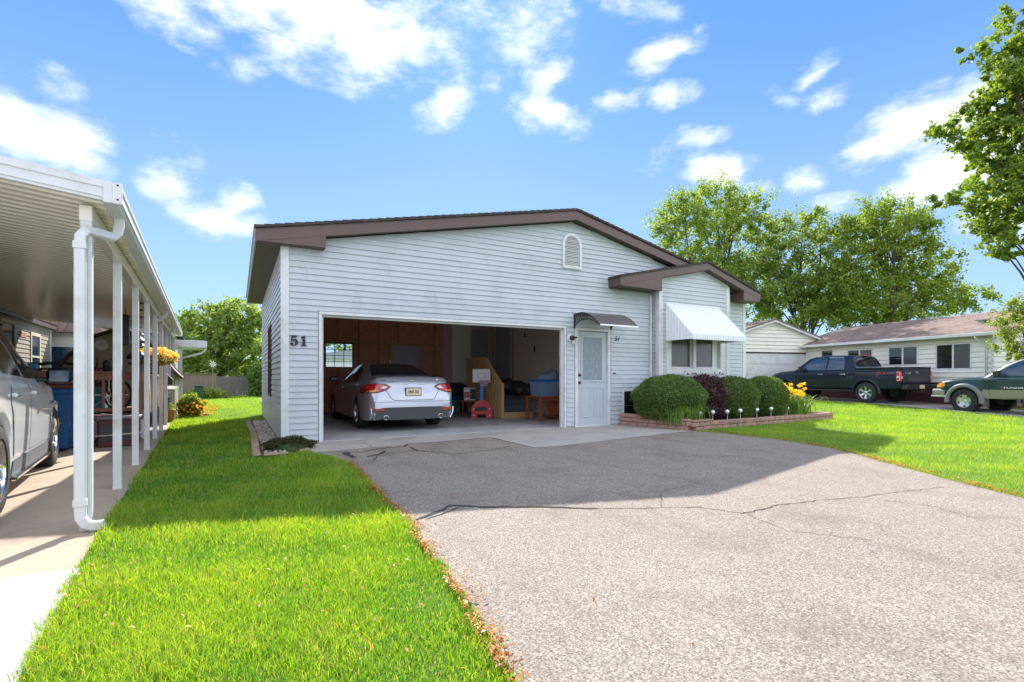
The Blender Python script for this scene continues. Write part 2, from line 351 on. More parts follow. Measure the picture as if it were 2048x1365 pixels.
def np_mesh(name, V, F, mats, parent=None, var=None, **kw):
    me = bpy.data.meshes.new(name); n = F.shape[1]
    me.vertices.add(len(V)); me.vertices.foreach_set('co', np.ascontiguousarray(V, np.float32).ravel())
    me.loops.add(F.size); me.loops.foreach_set('vertex_index', np.ascontiguousarray(F, np.int32).ravel())
    me.polygons.add(len(F)); me.polygons.foreach_set('loop_start', np.arange(0, F.size, n, dtype=np.int32))
    me.polygons.foreach_set('loop_total', np.full(len(F), n, np.int32))
    me.materials.append(M[mats])
    if var is not None:
        a = me.attributes.new('var', 'FLOAT', 'POINT'); a.data.foreach_set('value', np.ascontiguousarray(var, np.float32))
    me.update(calc_edges=True); me.validate()
    return link(name, me, parent, **kw)
def text_mesh(txt, size, depth=.002, shear=0, bold=0, width=1.0):
    c = bpy.data.curves.new('writing', 'FONT'); c.body = txt; c.size = size; c.extrude = depth; c.shear = shear; c.offset = bold; c.align_x = 'CENTER'; c.align_y = 'CENTER'
    o = bpy.data.objects.new('writing', c); COL.objects.link(o); dg = bpy.context.evaluated_depsgraph_get(); me = bpy.data.meshes.new_from_object(o.evaluated_get(dg))
    bpy.data.objects.remove(o); 
    if width != 1: me.transform(Matrix.Diagonal((width, 1, 1, 1)))
    return me
def writing(txt, size, Mx, matn, parent, name='lettering', **k):
    me = text_mesh(txt, size, **k); me.transform(Mx); me.materials.clear(); me.materials.append(M[matn]); return link(name, me, parent)
def leaves(name, P, size, matn, parent=None, aspect=.6, up=.3, N_=None, svar=.4, **kw):
    """P: (n,3) leaf centres. one folded quad per leaf, random orientation"""
    n = len(P); a = rng.normal(size=(n, 3)); a[:, 2] *= (1 - up * .6); a /= np.linalg.norm(a, axis=1)[:, None]
    b = rng.normal(size=(n, 3)); b -= a * (a * b).sum(1)[:, None]; b /= np.linalg.norm(b, axis=1)[:, None]
    s = size * (1 + svar * rng.uniform(-1, 1, n))[:, None]; c = np.cross(a, b) * s * .12
    V = np.stack([P - a*s*.5, P + b*s*aspect*.5 + c, P + a*s*.5, P - b*s*aspect*.5 + c], 1).reshape(-1, 3)
    F = np.arange(4*n).reshape(n, 4); return np_mesh(name, V, F, matn, parent, np.repeat(rng.uniform(0, .9, n), 4), **kw)
def siding(mb, mp, z0, z1, uL, uR, openings=(), e=.102, t=.022, mi=0, joints=True):
    """clapboards: mp(u,z,out)->point; uL,uR functions of z; openings (u0,u1,za,zb)"""
    brk = sorted({z1} | {o[2] for o in openings} | {o[3] for o in openings}); z = z0; k = 0
    while z < z1 - 1e-4:
        zt = min(z + e, z1); cuts = [z] + [b for b in brk if z + .002 < b < zt - .002] + [zt]
        for za, zb in zip(cuts[:-1], cuts[1:]):
            oa = t - (t-.004)*min(1, (za-z)/(e*.93)); ob = t - (t-.004)*min(1, (zb-z)/(e*.93)); zm = (za+zb)/2
            L0, R0, L1, R1 = uL(za), uR(za), uL(zb), uR(zb)
            if R0 <= L0: continue
            if R1 < L1: L1 = R1 = (L1+R1)/2
            segs = [(L0, R0, L1, R1)]
            for (a, b, c, d) in openings:
                if c < zm < d:
                    ns = []
                    for (p, q, r, s_) in segs:
                        if b <= p or a >= q: ns.append((p, q, r, s_)); continue
                        if a > p: ns.append((p, a, min(r, a), a))
                        if b < q: ns.append((b, q, b, max(s_, b)))
                    segs = ns
            for (p, q, r, s_) in segs:
                # sheet joints: a lap every 3.6 m, staggered by course
                us = [p]; 
                if joints and q - p > 1.5:
                    u = math.floor(p/3.6)*3.6 + ((k//2)*1.37) % 3.6
                    while u < q - .3:
                        if u > p + .3: us.append(u)
                        u += 3.6
                us.append(q)
                for i in range(len(us)-1):
                    a, b = us[i], us[i+1] - (.004 if i < len(us)-2 else 0); ra = r if i == 0 else a; sb = s_ if i == len(us)-2 else b
                    dz = .003 if i % 2 else 0
                    mb.add([mp(a, za, oa+dz), mp(b, za, oa+dz), mp(sb, zb, ob+dz), mp(ra, zb, ob+dz), mp(a, za, 0), mp(b, za, 0)], [(0,1,2,3)] + ([(4,5,1,0)] if za == z else []), mi)
        z += e; k += 1
def gz(x, y):
    """ground height: falls gently towards the street beyond the right lawn"""
    dx = x - 24.07; dy = y + .96; yl = dx*.223 + dy*.975; w = np.clip((x - 11) / 7, 0, 1); w = w*w*(3-2*w)
    return -.033*np.clip(3 - yl, 0, 8)*w
# ================================================================== SETTING
def axis_vals(lo, hi, a, b, fine):
    v = list(np.arange(a, b, fine)); x = a; s = fine
    while x > lo: s *= 1.5; x -= s; v.insert(0, x)
    x = b; s = fine
    while x < hi: v.append(x); s *= 1.5; x += s
    return v
xs = axis_vals(-400, 400, -8, 30, .5); ys = axis_vals(-400, 400, -14, 26, .5)
g = MB(); g.grid([[(x, y, float(gz(x, y)) - .014) for x in xs] for y in ys])
g.build('ground', 'lawn', kind='structure', smooth=True)
DL = [(-.32, -30), (-.32, -7.4), (-.26, -6.95), (-.17, -6.28), (-.07, -5.21), (-.02, -4.13), (.06, -2.4), (-.10, -1.75), (-.27, -1.15)]
DR = [(6.84, -1.74), (7.05, -2.4), (7.05, -3.5), (6.80, -4.4), (6.45, -5.0), (5.4, -6.45), (4.98, -7.14), (4.6, -8.5), (4.4, -30)]
def wob(pl, n=5, amp=.02):
    o = []
    for (a, b), (c, d) in zip(pl[:-1], pl[1:]):
        L_ = math.hypot(c-a, d-b); k = max(2, min(40, int(L_/.12)))
        for i in range(k):
            t = i/k; o.append((a+(c-a)*t + random.uniform(-amp, amp), b+(d-b)*t + random.uniform(-amp, amp)*.5))
    o.append(pl[-1]); return o
DLw, DRw = wob(DL), wob(DR)
apron_front = [(-.27, -1.15), (.8, -1.0), (2.0, -.87), (2.81, -.84), (2.79, -2.28), (3.25, -2.34), (6.84, -1.74)]
drive_poly = DLw + [(p[0], p[1]) for p in apron_front] + DRw
MB().prism(drive_poly, -.06, 0, 'z').build('driveway', 'asphalt', kind='structure')
MB().prism([(-.02, 0), (-.2, -.3), (-.27, -1.15)] + apron_front[1:] + [(6.45, -.02), (6.45, 0)], -.06, .004, 'z').build('apron', 'concrete', kind='structure')
MB().prism([(-.5, .02), (6.8, .02), (6.8, 7), (-.5, 7)], -.06, .012, 'z').build('garage_floor', 'garage_floor', kind='structure')
# sealed cracks in the driveway
def crack(mb, pts, w, z=.004):
    P = []
    for (a, b), (c, d) in zip(pts[:-1], pts[1:]):
        k = max(2, int(math.hypot(c-a, d-b)/.05))
        for i in range(k): t = i/k; P.append(Vector((a+(c-a)*t+random.uniform(-.012,.012), b+(d-b)*t+random.uniform(-.012,.012), z)))
    P.append(Vector((*pts[-1], z))); rows = []
    for i, p in enumerate(P):
        d = (P[min(i+1, len(P)-1)] - P[max(i-1, 0)]).normalized(); s = Vector((-d.y, d.x, 0)); ww = w*random.uniform(.45, 1.15)*(.3 if i in (0, len(P)-1) else 1)
        rows.append([p-s*ww/2, p+s*ww/2])
    mb.grid(rows)
cm = MB()
crack(cm, [(-.01,-5.17),(.2,-5.05),(.38,-4.91),(.65,-5.11),(1.09,-5.35),(1.42,-5.59)], .045); crack(cm, [(1.42,-5.59),(1.79,-5.78),(2.18,-5.95),(2.33,-6.26),(2.84,-6.23),(3.3,-6.3)], .012)
crack(cm, [(3.3,-6.3),(3.73,-6.41),(4.27,-6.48),(4.91,-6.59)], .009)
crack(cm, [(.05,-5.2),(.22,-5.12),(.42,-5.0)], .02, .0045)
crack(cm, [(.17,-1.36),(.16,-1.66),(.20,-1.96)], .10); crack(cm, [(.05,-1.3),(.36,-1.47),(.6,-1.3)], .025); crack(cm, [(.36,-1.95),(.60,-1.75),(.7,-1.5)], .09)
crack(cm, [(.5,-1.4),(.70,-1.25),(1.09,-1.2),(1.24,-.93)], .05); crack(cm, [(1.15,-1.3),(1.13,-1.75),(1.25,-1.9)], .06); crack(cm, [(1.24,-1.85),(1.5,-2.3),(2.1,-2.2),(2.6,-1.95)], .02)
crack(cm, [(.32,-2.35),(.5,-1.95),(.8,-1.8),(1.13,-1.7)], .02); crack(cm, [(1.24,-.93),(1.7,-.95),(2.3,-.87),(2.8,-.83)], .025, .0075); crack(cm, [(2.8,-.83),(2.79,-2.28),(3.25,-2.34),(6.8,-1.76)], .014, .0075)
crack(cm, [(.62,-1.05),(.66,-.8),(.6,-.62),(.7,-.3)], .012, .0075); crack(cm, [(.66,-.8),(1.2,-.92)], .010, .0075)
crack(cm, [(3.9,-2.7),(4.3,-3.3),(4.2,-3.9),(4.8,-4.3)], .006); crack(cm, [(1.9,-5.8),(2.3,-5.4),(2.9,-5.3)], .006); crack(cm, [(2.33,-6.26),(2.2,-6.7),(2.5,-7.1)], .006); crack(cm, [(3.73,-6.41),(3.9,-6.9),(3.7,-7.3)], .006)
cm.build('crack_seal', 'crack_seal', kind='structure')
# neighbour's slabs on the left (slightly turned frame)
LROT = R(3.04); LO = (-2.14, -4.3)
def lw(x, y, z=0):
    c, s = math.cos(LROT), math.sin(LROT); return (LO[0]+x*c-y*s, LO[1]+x*s+y*c, z)
MB().prism([lw(.10, -.9)[:2], lw(.10, 13)[:2], lw(-9, 13)[:2], lw(-9, -.62)[:2]], -.06, .006, 'z').build('carport_slab', 'carport_slab', kind='structure')
MB().prism([lw(.12, -.915)[:2], lw(-9, -.635)[:2], lw(-9, -16)[:2], lw(.30, -16)[:2], lw(.16, -2.6)[:2], lw(.13, -1.7)[:2]], -.06, .010, 'z').build('front_walk', 'new_concrete', kind='structure')
# right neighbour's drive along the trucks
RROT = -R(12.9); RO = (24.07, -.96)
def rw(x, y, z=0):
    c, s = math.cos(RROT), math.sin(RROT); return (RO[0]+x*c-y*s, RO[1]+x*s+y*c, z)
dv = MB(); rows = []
for yy in np.arange(-9, 15, .5):
    rows.append([(*rw(xx, yy)[:2], float(gz(*rw(xx, yy)[:2])) + .012) for xx in (-2.95, -1.95, -.95, -.55)])
dv.grid(rows); dv.build('neighbour_drive', 'concrete', kind='structure')
st = MB(); rows = []
for yy in np.arange(-2, 9, .5): rows.append([(*rw(xx, yy)[:2], float(gz(*rw(xx, yy)[:2])) + .02) for xx in (-.54, 0)])
st.grid(rows); st.build('gravel_strip', 'stone', kind='structure')
# ================================================================== MAIN HOUSE
house = thing('garage_house', 'pale grey sided house with open double garage, brown gable roof and the number 51', 'house')
XL, XR, XP = -.55, 10.86, 5.14
def rtop(x): return 4.67 - (.205*(XP-x) if x < XP else .222*(x-XP))
FH = .24
def wl_(z): zz = rtop(XL)-FH; return XL if z <= zz else XL + (z-zz)/.205
def wr_(z): zz = rtop(XR)-FH; return XR if z <= zz else XR - (z-zz)/.222
zpk = 4.67 - FH
fw = MB()
siding(fw, lambda u, z, o: (u, -o, z), .03, zpk, wl_, wr_, openings=[(-.02, 5.0, 0, 2.19), (5.2, 6.22, 0, 2.17), (7.49, 9.88, 0, 3.9)])
# wall body behind the boards
t = .12
fw.box(XL+.003, .001, 0, -.004, t, 2.17); fw.box(4.984, .001, 0, 5.24, t, 2.17); fw.box(6.18, .001, 0, XR-.003, t, 2.17)
fw.prism([(XL+.003, 2.172), (XR-.003, 2.172), (XR-.003, rtop(XR)-FH-.01), (XP, zpk-.01), (XL+.003, rtop(XL)-FH-.01)], .001, t, 'y')
fw.build('front_wall', 'siding', house)
lwm = MB(); siding(lwm, lambda u, z, o: (XL-o, u, z), .03, 3.24, lambda z: 0, lambda z: 7.35, openings=[(2.72, 3.72, .68, 2.2)])
lwm.box(XL+.001, t+.001, 0, XL+t, 2.75, 3.2); lwm.box(XL+.001, 3.69, 0, XL+t, 7.35, 3.2); lwm.box(XL+.001, 2.7501, 0, XL+t, 3.689, .7); lwm.box(XL+.001, 2.7501, 2.18, XL+t, 3.689, 3.2)
lwm.build('side_wall', 'siding', house)
MB().box(XR-t, t+.001, 0, XR, 7.35, 3.2).build('far_side_wall', 'siding', house)
bk = MB()
bk.box(XL+t+.001, 7.0, 0, 1.14, 7.12, 3.2); bk.box(1.14, 7.0, 0, 1.93, 7.12, 1.4); bk.box(1.14, 7.0, 2.1, 1.93, 7.12, 3.2); bk.box(1.93, 7.0, 0, XR-t-.001, 7.12, 3.2)
bk.prism([(XL+.1, 3.21), (XR-.1, 3.21), (XP, zpk-.05)], 7.0, 7.12, 'y'); bk.build('rear_wall', 'siding', house)
# bump-out
BY = -.25
bmp = MB()
def bl(z): return 7.47
ztl, ztr, zpb = 3.42, 3.40, 3.74
siding(bmp, lambda u, z, o: (u, BY-o, z), .03, 3.68, lambda z: 7.47 if z < 3.40 else 7.47 + (z-3.40)/.21, lambda z: 9.88 if z < 3.42 else 9.88 - (z-3.42)/.30, openings=[(7.70, 9.70, 1.18, 2.2)], joints=False)
siding(bmp, lambda u, z, o: (7.47-o, u, z), .03, 3.40, lambda z: BY+.0, lambda z: -.024, joints=False)
siding(bmp, lambda u, z, o: (9.88+o, u, z), .03, 3.40, lambda z: BY+.0, lambda z: -.02, joints=False)
bmp.box(7.475, BY+.001, 0, 7.70, .0, 3.41); bmp.box(9.70, BY+.001, 0, 9.875, .0, 3.40); bmp.box(7.701, BY+.001, 0, 9.699, .0, 1.18); bmp.box(7.701, BY+.001, 2.2, 9.699, 0, 3.41)
bmp.box(7.701, -.04, 1.18, 9.699, -.001, 2.2)
bmp.build('bump_out', 'siding', house)
# corner posts
for (x, y, z1) in ((XL, 0, 3.25), (7.47, BY, 3.42), (9.88, BY, 3.40), (XR, 0, 3.22)):
    c = MB(); s_ = 1 if x in (XL, 7.47) else -1
    c.bevbox(x - s_*.028 if s_ > 0 else x-.09, y-.028, 0, x+.09 if s_ > 0 else x+.028, y-.001, z1, .004)
    c.bevbox(*(sorted((x-s_*.028, x-s_*.001))[0:1]), y-.0009, 0, *(sorted((x-s_*.028, x-s_*.001))[1:2]), y+.08, z1, .004)
    c.build('corner_post', 'white_trim', house)
# roof: shingle slabs, fascia, soffits
RY0, RY1 = -.2, 7.5; XE0, XE1 = -.95, 11.02
def slab(mb, x0, za, x1, zb, y0, y1, th): mb.prism([(x0, za-th), (x1, zb-th), (x1, zb), (x0, za)], y0, y1, 'y')
def uvroof(v): return (v.y, math.hypot(v.x, v.z))
rf = MB(); n_ = 46
# courses give the rake its stepped edge
def courses(mb, x0, z0, x1, z1, y0, y1, n, th=.045):
    for i in range(n):
        a, b = i/n, (i+1)/n; xa, za = x0+(x1-x0)*a, z0+(z1-z0)*a; xb, zb = x0+(x1-x0)*b, z0+(z1-z0)*b
        mb.prism([(xa, za-th), (xb, zb-th), (xb, zb-.004), (xa, za+.010)], y0 - random.uniform(0, .012), y1, 'y')
courses(rf, XE0-.02, rtop(XE0)-.002, XP, rtop(XP), RY0-.03, RY1, 42); courses(rf, XE1+.02, rtop(XE1), XP, rtop(XP), RY0-.03, RY1, 42)
rf.build('roof', 'shingle_dark', house, uv=uvroof)
fs = MB()
def fascia(mb, x0, z0, x1, z1, y, h=.19, th=.02, off=.045):
    mb.prism([(x0, z0-off-h), (x1, z1-off-h), (x1, z1-off-.001), (x0, z0-off-.001)], y, y+th, 'y')
fascia(fs, XE0, rtop(XE0), XP, rtop(XP), RY0); fascia(fs, XP, rtop(XP), XE1, rtop(XE1), RY0)
fs.prism([(XE0+.021, rtop(XE0)-.045-.191), (.08, rtop(.08)-.045-.191), (.08, 3.205), (XE0+.021, 3.19)], RY0+.003, RY0+.02, 'y')   # boxed return
fs.box(.0601, RY0+.0201, 3.205, .08, -.012, rtop(.08)-.24)
fs.box(XE0, RY0+.0201, 3.19, XE0+.02, RY1, rtop(XE0)-.046)
fs.build('fascia', 'brown_fascia', house)
sf = MB()
sf.box(XE0+.021, RY0+.021, 3.195, XL-.016, RY1-.2, 3.205)
for k in range(60):
    y = RY0 + .05 + k*.12
    if y < RY1-.3: sf.box(XE0+.022, y, 3.190, XL-.017, y+.012, 3.1949)
sf.box(XL-.016, RY0+.021, 3.195, .06, -.016, 3.205)
for (xa, xb) in ((.081, XP), (XP, XE1)):
    sf.prism([(xa, rtop(xa)-.225), (xb, rtop(xb)-.225), (xb, rtop(xb)-.21), (xa, rtop(xa)-.21)], RY0+.021, -.016, 'y')
sf.build('soffit', 'brown_soffit', house)
dm = MB(); dm.box(XE0-.012, RY0, rtop(XE0)-.075, XE0-.001, RY1, rtop(XE0)-.03); dm.build('drip_edge', 'white_trim', house)
# bump roof
br = MB(); BR0 = -.42; bp = [(6.15, 3.32), (8.94, 3.93), (10.94, 3.33)]
courses(br, bp[0][0]-.02, bp[0][1], bp[1][0], bp[1][1], BR0-.02, -.02, 22); courses(br, bp[2][0]+.02, bp[2][1], bp[1][0], bp[1][1], BR0-.02, 2.5, 16)
br.build('bump_roof', 'shingle_dark', house, uv=uvroof)
bf = MB(); fascia(bf, *bp[0], *bp[1], BR0, h=.165, off=.04); fascia(bf, *bp[1], *bp[2], BR0, h=.165, off=.04)
bf.prism([(6.17, 3.10), (7.40, 3.08), (7.40, 3.385), (6.17, 3.115)], BR0+.004, BR0+.02, 'y')
bf.prism([(10.28, 3.07), (10.92, 3.08), (10.92, 3.13), (10.28, 3.32)], BR0+.004, BR0+.02, 'y'); bf.box(10.28, BR0+.0201, 3.07, 10.299, -.03, 3.31)
bf.box(6.15, BR0+.0201, 3.10, 6.17, -.014, 3.28); bf.box(7.381, BR0+.0201, 3.08, 7.40, BY-.02, 3.385)
bf.box(10.92, BR0+.0201, 3.08, 10.94, 2.5, 3.28)
bf.build('bump_fascia', 'brown_fascia', house)
bs_ = MB(); bs_.box(6.171, BR0+.021, 3.085, 7.38, -.016, 3.095); bs_.box(10.3, BR0+.021, 3.072, 10.919, -.03, 3.082)
for k in range(9): bs_.box(6.2+k*.13, BR0+.022, 3.079, 6.212+k*.13, -.017, 3.0849)
bs_.prism([(7.401, 3.375), (8.94, 3.705), (8.94, 3.72), (7.401, 3.39)], BR0+.021, BY-.016, 'y'); bs_.prism([(8.941, 3.705), (10.279, 3.30), (10.279, 3.315), (8.941, 3.72)], BR0+.021, BY-.016, 'y')
for k in range(12):
    xx = 9.02+k*.105; z = 3.705-(xx-8.94)*.304; bs_.box(xx, BR0+.022, z-.008, xx+.012, BY-.017, z-.001)
bs_.build('bump_soffit', 'brown_soffit', house)
bt = MB()   # white trim following the bump gable
bt.prism([(7.50, 3.375), (8.94, 3.685), (8.94, 3.704), (7.50, 3.393)], BY-.034, BY-.024, 'y'); bt.prism([(8.941, 3.685), (9.86, 3.405), (9.86, 3.424), (8.941, 3.704)], BY-.034, BY-.024, 'y'); bt.build('gable_trim', 'white_trim', house)
# garage door frame
gf = MB(); gf.bevbox(-.005, -.03, 0, .045, .14, 2.13, .005); gf.bevbox(4.94, -.03, 0, 4.985, .14, 2.13, .005); gf.bevbox(-.005, -.03, 2.131, 4.985, .14, 2.18, .005)
gf.box(.046, .05, 0, .075, .12, 2.10); gf.box(4.905, .05, 0, 4.939, .12, 2.10); gf.box(.046, .05, 2.10, 4.939, .12, 2.130)
gf.build('garage_door_frame', 'white_trim', house)
MB().box(.08, .6, 2.62, 4.9, 2.9, 2.67).build('raised_garage_door', 'white_trim', house)
# entry door
ed = MB(); ed.box(5.30, .02, .03, 6.12, .065, 2.09); edoor = ed.build('entry_door', 'door_blue', house)
er = MB()
for (a, b, c, d) in ((5.40, .98, 6.02, 2.0),): 
    er.bevbox(a, .0, b, a+.04, .0199, d, .004); er.bevbox(c-.04, .0, b, c, .0199, d, .004); er.bevbox(a+.0401, .0, b, c-.0401, .0199, b+.04, .004); er.bevbox(a+.0401, .0, d-.04, c-.0401, .0199, d, .004)
for (a, b, c, d) in ((5.40, .2, 5.67, .86), (5.75, .2, 6.02, .86)):
    for q in ((a, b, a+.02, d), (c-.02, b, c, d), (a+.0201, b, c-.0201, b+.02), (a+.0201, d-.02, c-.0201, d)): er.bevbox(q[0], .010, q[1], q[2], .0199, q[3], .004)
er.build('panel_moulding', 'door_blue', edoor)
mg, N, L, B = newmat('frosted_glass'); B.inputs['Roughness'].default_value = .18
n = noise(N, L, 7, 5, .7, sc=(2.5, 1, 1)); f = ramp(N, L, n.outputs['Fac'], [(.5, (.22, .27, .31)), (.7, (.32, .38, .42))]); L.new(f, B.inputs['Base Color'])
MB().box(5.442, .008, 1.022, 5.978, .0185, 1.958).build('door_glass', 'frosted_glass', edoor)
kn = MB()
for z, r in ((.96, .022), (1.13, .025)):
    Mx = Matrix.Translation((5.345, .019, z)) @ Matrix.Rotation(R(90), 4, 'X'); kn.lathe([(r+.012, 0), (r+.012, .006), (.012, .01), (.012, .035), (r, .045), (r, .06), (0, .068)], 14, Mx)
kn.build('handle', 'black_metal', edoor, smooth=True)
df = MB(); df.bevbox(5.22, -.028, 0, 5.298, .1, 2.10, .004); df.bevbox(6.122, -.028, 0, 6.20, .1, 2.10, .004); df.bevbox(5.22, -.028, 2.101, 6.20, .1, 2.165, .004); df.box(5.299, -.02, 0, 6.121, .1, .028)
df.build('door_frame', 'white_trim', house)
# arched louvre vent in the gable
vt = MB(); vx, vr = 5.13, .25
arch = [(vx-vr, 3.42)] + [(vx - vr*math.cos(a), 3.93 + vr*math.sin(a)) for a in np.linspace(0, PI, 17)] + [(vx+vr, 3.42)]
inn = [(vx-vr+.055, 3.475)] + [(vx - (vr-.055)*math.cos(a), 3.93 + (vr-.055)*math.sin(a)) for a in np.linspace(0, PI, 17)] + [(vx+vr-.055, 3.475)]
n = len(arch); o = [(x, -.05, z) for x, z in arch] + [(x, -.05, z) for x, z in inn] + [(x, -.01, z) for x, z in arch] + [(x, -.015, z) for x, z in inn]
vt.add(o, [[i, (i+1) % n, n+(i+1) % n, n+i] for i in range(n)] + [[2*n+i, 2*n+(i+1) % n, (i+1) % n, i] for i in range(n)] + [[n+i, n+(i+1) % n, 3*n+(i+1) % n, 3*n+i] for i in range(n)])
vent = vt.build('gable_vent', 'white_trim', house)
lv = MB(); z = 3.48
while z < 4.11:
    hw = (vr-.058) if z < 3.93 else math.sqrt(max(0, (vr-.058)**2-(z-3.93)**2))
    if hw > .03: lv.add([(vx-hw, -.044, z), (vx+hw, -.044, z), (vx+hw, -.018, z+.026), (vx-hw, -.018, z+.026), (vx-hw, -.044, z-.004), (vx+hw, -.044, z-.004)], [(0,1,2,3), (4,5,1,0)])
    z += .034
lv.build('louvre', 'white_trim', vent); MB().prism(inn, -.0165, -.0155, 'y').build('vent_screen', 'black_metal', vent)
# bump-out window with two lights
wf = MB(); WY = BY-.03
for q in ((7.68, 1.16, 9.72, 1.30), (7.68, 2.14, 9.72, 2.22), (7.68, 1.301, 7.84, 2.139), (9.56, 1.301, 9.72, 2.139), (8.58, 1.301, 8.68, 2.139)): wf.bevbox(q[0], WY, q[1], q[2], -.12, q[3], .006)
for a, b in ((7.841, 8.579), (8.681, 9.38)):
    for q in ((a, 1.301, a+.03, 2.139), (b-.03, 1.301, b, 2.139), (a+.0301, 1.301, b-.0301, 1.335)): wf.bevbox(q[0], -.2, q[1], q[2], -.15, q[3], .004)
wf.box(9.381, -.19, 1.301, 9.559, -.15, 2.139)
wfo = wf.build('bay_window', 'white_trim', house)
for a, b in ((7.87, 8.55), (8.71, 9.35)):
    p = MB(); p.box(a, -.18, 1.335, b, -.176, 2.139); po = p.build('pane', 'screen_glass', wfo)
    bl_ = MB()
    for k in range(34): bl_.box(a, -.192, 1.35+k*.024, b, -.184, 1.35+k*.024+.004)
    bl_.build('blind', 'screen_glass', po)
# metal awning
aw = MB(); X0, X1, T, BZ, PY = 7.66, 9.52, 2.83, 2.04, BY-.80
nr = 31
for i in range(nr):
    a = X0+(X1-X0)*i/nr; b = X0+(X1-X0)*(i+1)/nr; m_ = (a+b)/2; w = (b-a)
    prof = [(a, 0), (a+w*.12, .016), (a+w*.42, .016), (a+w*.54, 0), (b, 0)]
    rows = [[(x, BY-.015, T+h), (x, PY, BZ+h)] for x, h in prof]; rows2 = [[(x, PY-h, BZ+h), (x, PY-h, BZ-.10 + (.0 if h else -.012))] for x, h in prof]
    aw.grid(rows); aw.grid(rows2)
for xx in (X0, X1):
    for i in range(9):
        t0, t1 = i/9, (i+1)/9; y0, y1 = BY-.015+(PY-BY)*t0, BY-.015+(PY-BY)*t1
        za, zb = T+(BZ-T)*t0, T+(BZ-T)*t1; s_ = -1 if xx == X0 else 1; h = .012*s_; w = (y1-y0)
        pr = [(y0, 0), (y0+w*.1, h), (y0+w*.5, h), (y0+w*.6, 0), (y1, 0)]
        aw.grid([[(xx+hh, y, BZ-.10), (xx+hh, y, T+(BZ-T)*((y-(BY-.015))/(PY-BY)))] for y, hh in pr])
aw.box(X0-.01, BY-.03, T, X1+.01, BY-.012, T+.02)
aw.build('window_awning', 'awning_white', house)
# small light behind the awning's lower edge
# crawlspace window near the planter
cw = MB()
for q in ((6.56, .0, 6.60, .80), (6.60, .76, 7.1, .80)): cw.bevbox(q[0], -.03, q[1], q[2], -.002, q[3], .003)
cwo = cw.build('crawlspace_window', 'white_trim', house); MB().box(6.601, -.028, .0, 7.1, -.0235, .759).build('pane', 'glass_dark', cwo); MB().box(6.601, -.034, .42, 7.1, -.0285, .44).build('bar', 'metal_gray', cwo)
# garage side window
sw = MB()
for q in ((2.72, .68, 2.77, 2.2), (3.67, .68, 3.72, 2.2), (2.771, .68, 3.669, .73), (2.771, 2.15, 3.669, 2.2), (2.771, 1.42, 3.669, 1.46)): sw.box(XL-.035, q[0], q[1], XL+.08, q[2], q[3])
swo = sw.build('side_window', 'maroon', house); MB().box(XL+.02, 2.771, .731, XL+.024, 3.669, 2.149).build('pane', 'glass_dark', swo)
# downspout in the corner
d = MB(); d.bevbox(7.375, -.075, .1, 7.43, -.018, 3.02, .008); d.build('downspout', 'white_trim', house)
for z in (1.0, 2.3): pass
# big house number and small italic one
def digits51(x0, z0, h):
    b = MB(); s = h
    five = [(.62,1.0),(.16,1.0),(.10,.45),(.22,.42),(.30,.52),(.42,.54),(.52,.44),(.54,.30),(.48,.14),(.38,.08),(.30,.10),(.30,.20),(.24,.28),(.12,.28),(.04,.20),(.06,.08),(.18,.0),(.40,-.02),(.62,.05),(.76,.20),(.76,.42),(.66,.58),(.50,.66),(.34,.65),(.25,.60),(.27,.84),(.68,.84)]
    one = [(1.02,.82),(1.30,1.0),(1.40,1.0),(1.40,.12),(1.54,.08),(1.54,0),(1.02,0),(1.02,.08),(1.18,.12),(1.18,.76),(1.02,.74)]
    for pl in (five, one):
        t3 = geometry.tessellate_polygon([[Vector((x, z, 0)) for x, z in pl]])
        n = len(pl); v = [(x0+x*s, -.045, z0+z*s) for x, z in pl] + [(x0+x*s, -.016, z0+z*s) for x, z in pl]
        b.add(v, [list(q) for q in t3] + [[i, (i+1) % n, n+(i+1) % n, n+i] for i in range(n)])
    return b
digits51(-.45, 1.60, .165).build('house_number', 'ink', house)
writing('51', .15, Matrix.Translation((6.385, -.022, 1.955)) @ Matrix.Rotation(R(90), 4, 'X'), 'ink', house, 'small_house_number', shear=.35, depth=.004)
MB().box(6.28, -.03, 1.16, 6.35, -.015, 1.185).build('name_tag', 'ink', house)
# porch light: white round plate with black lamp head
pl_ = MB(); Mx = Matrix.Translation((5.10, -.012, 1.93)) @ Matrix.Rotation(R(90), 4, 'X'); pl_.lathe([(.085, 0), (.085, .02), (.06, .032), (0, .034)], 20, Mx); plo = pl_.build('wall_lamp', 'white_plastic', house, smooth=True)
q = MB(); q.lathe([(0, .034), (.05, .036), (.058, .07), (.045, .10), (0, .11)], 16, Mx); q.tube([(5.10, -.09, 1.93), (5.17, -.11, 1.935), (5.20, -.12, 1.94)], .018, 8); q.build('lamp_head', 'black_metal', plo, smooth=True)
q = MB(); q.bevbox(5.12, -.09, 1.80, 5.17, -.03, 1.87, .01); q.build('motion_sensor', 'white_plastic', plo)
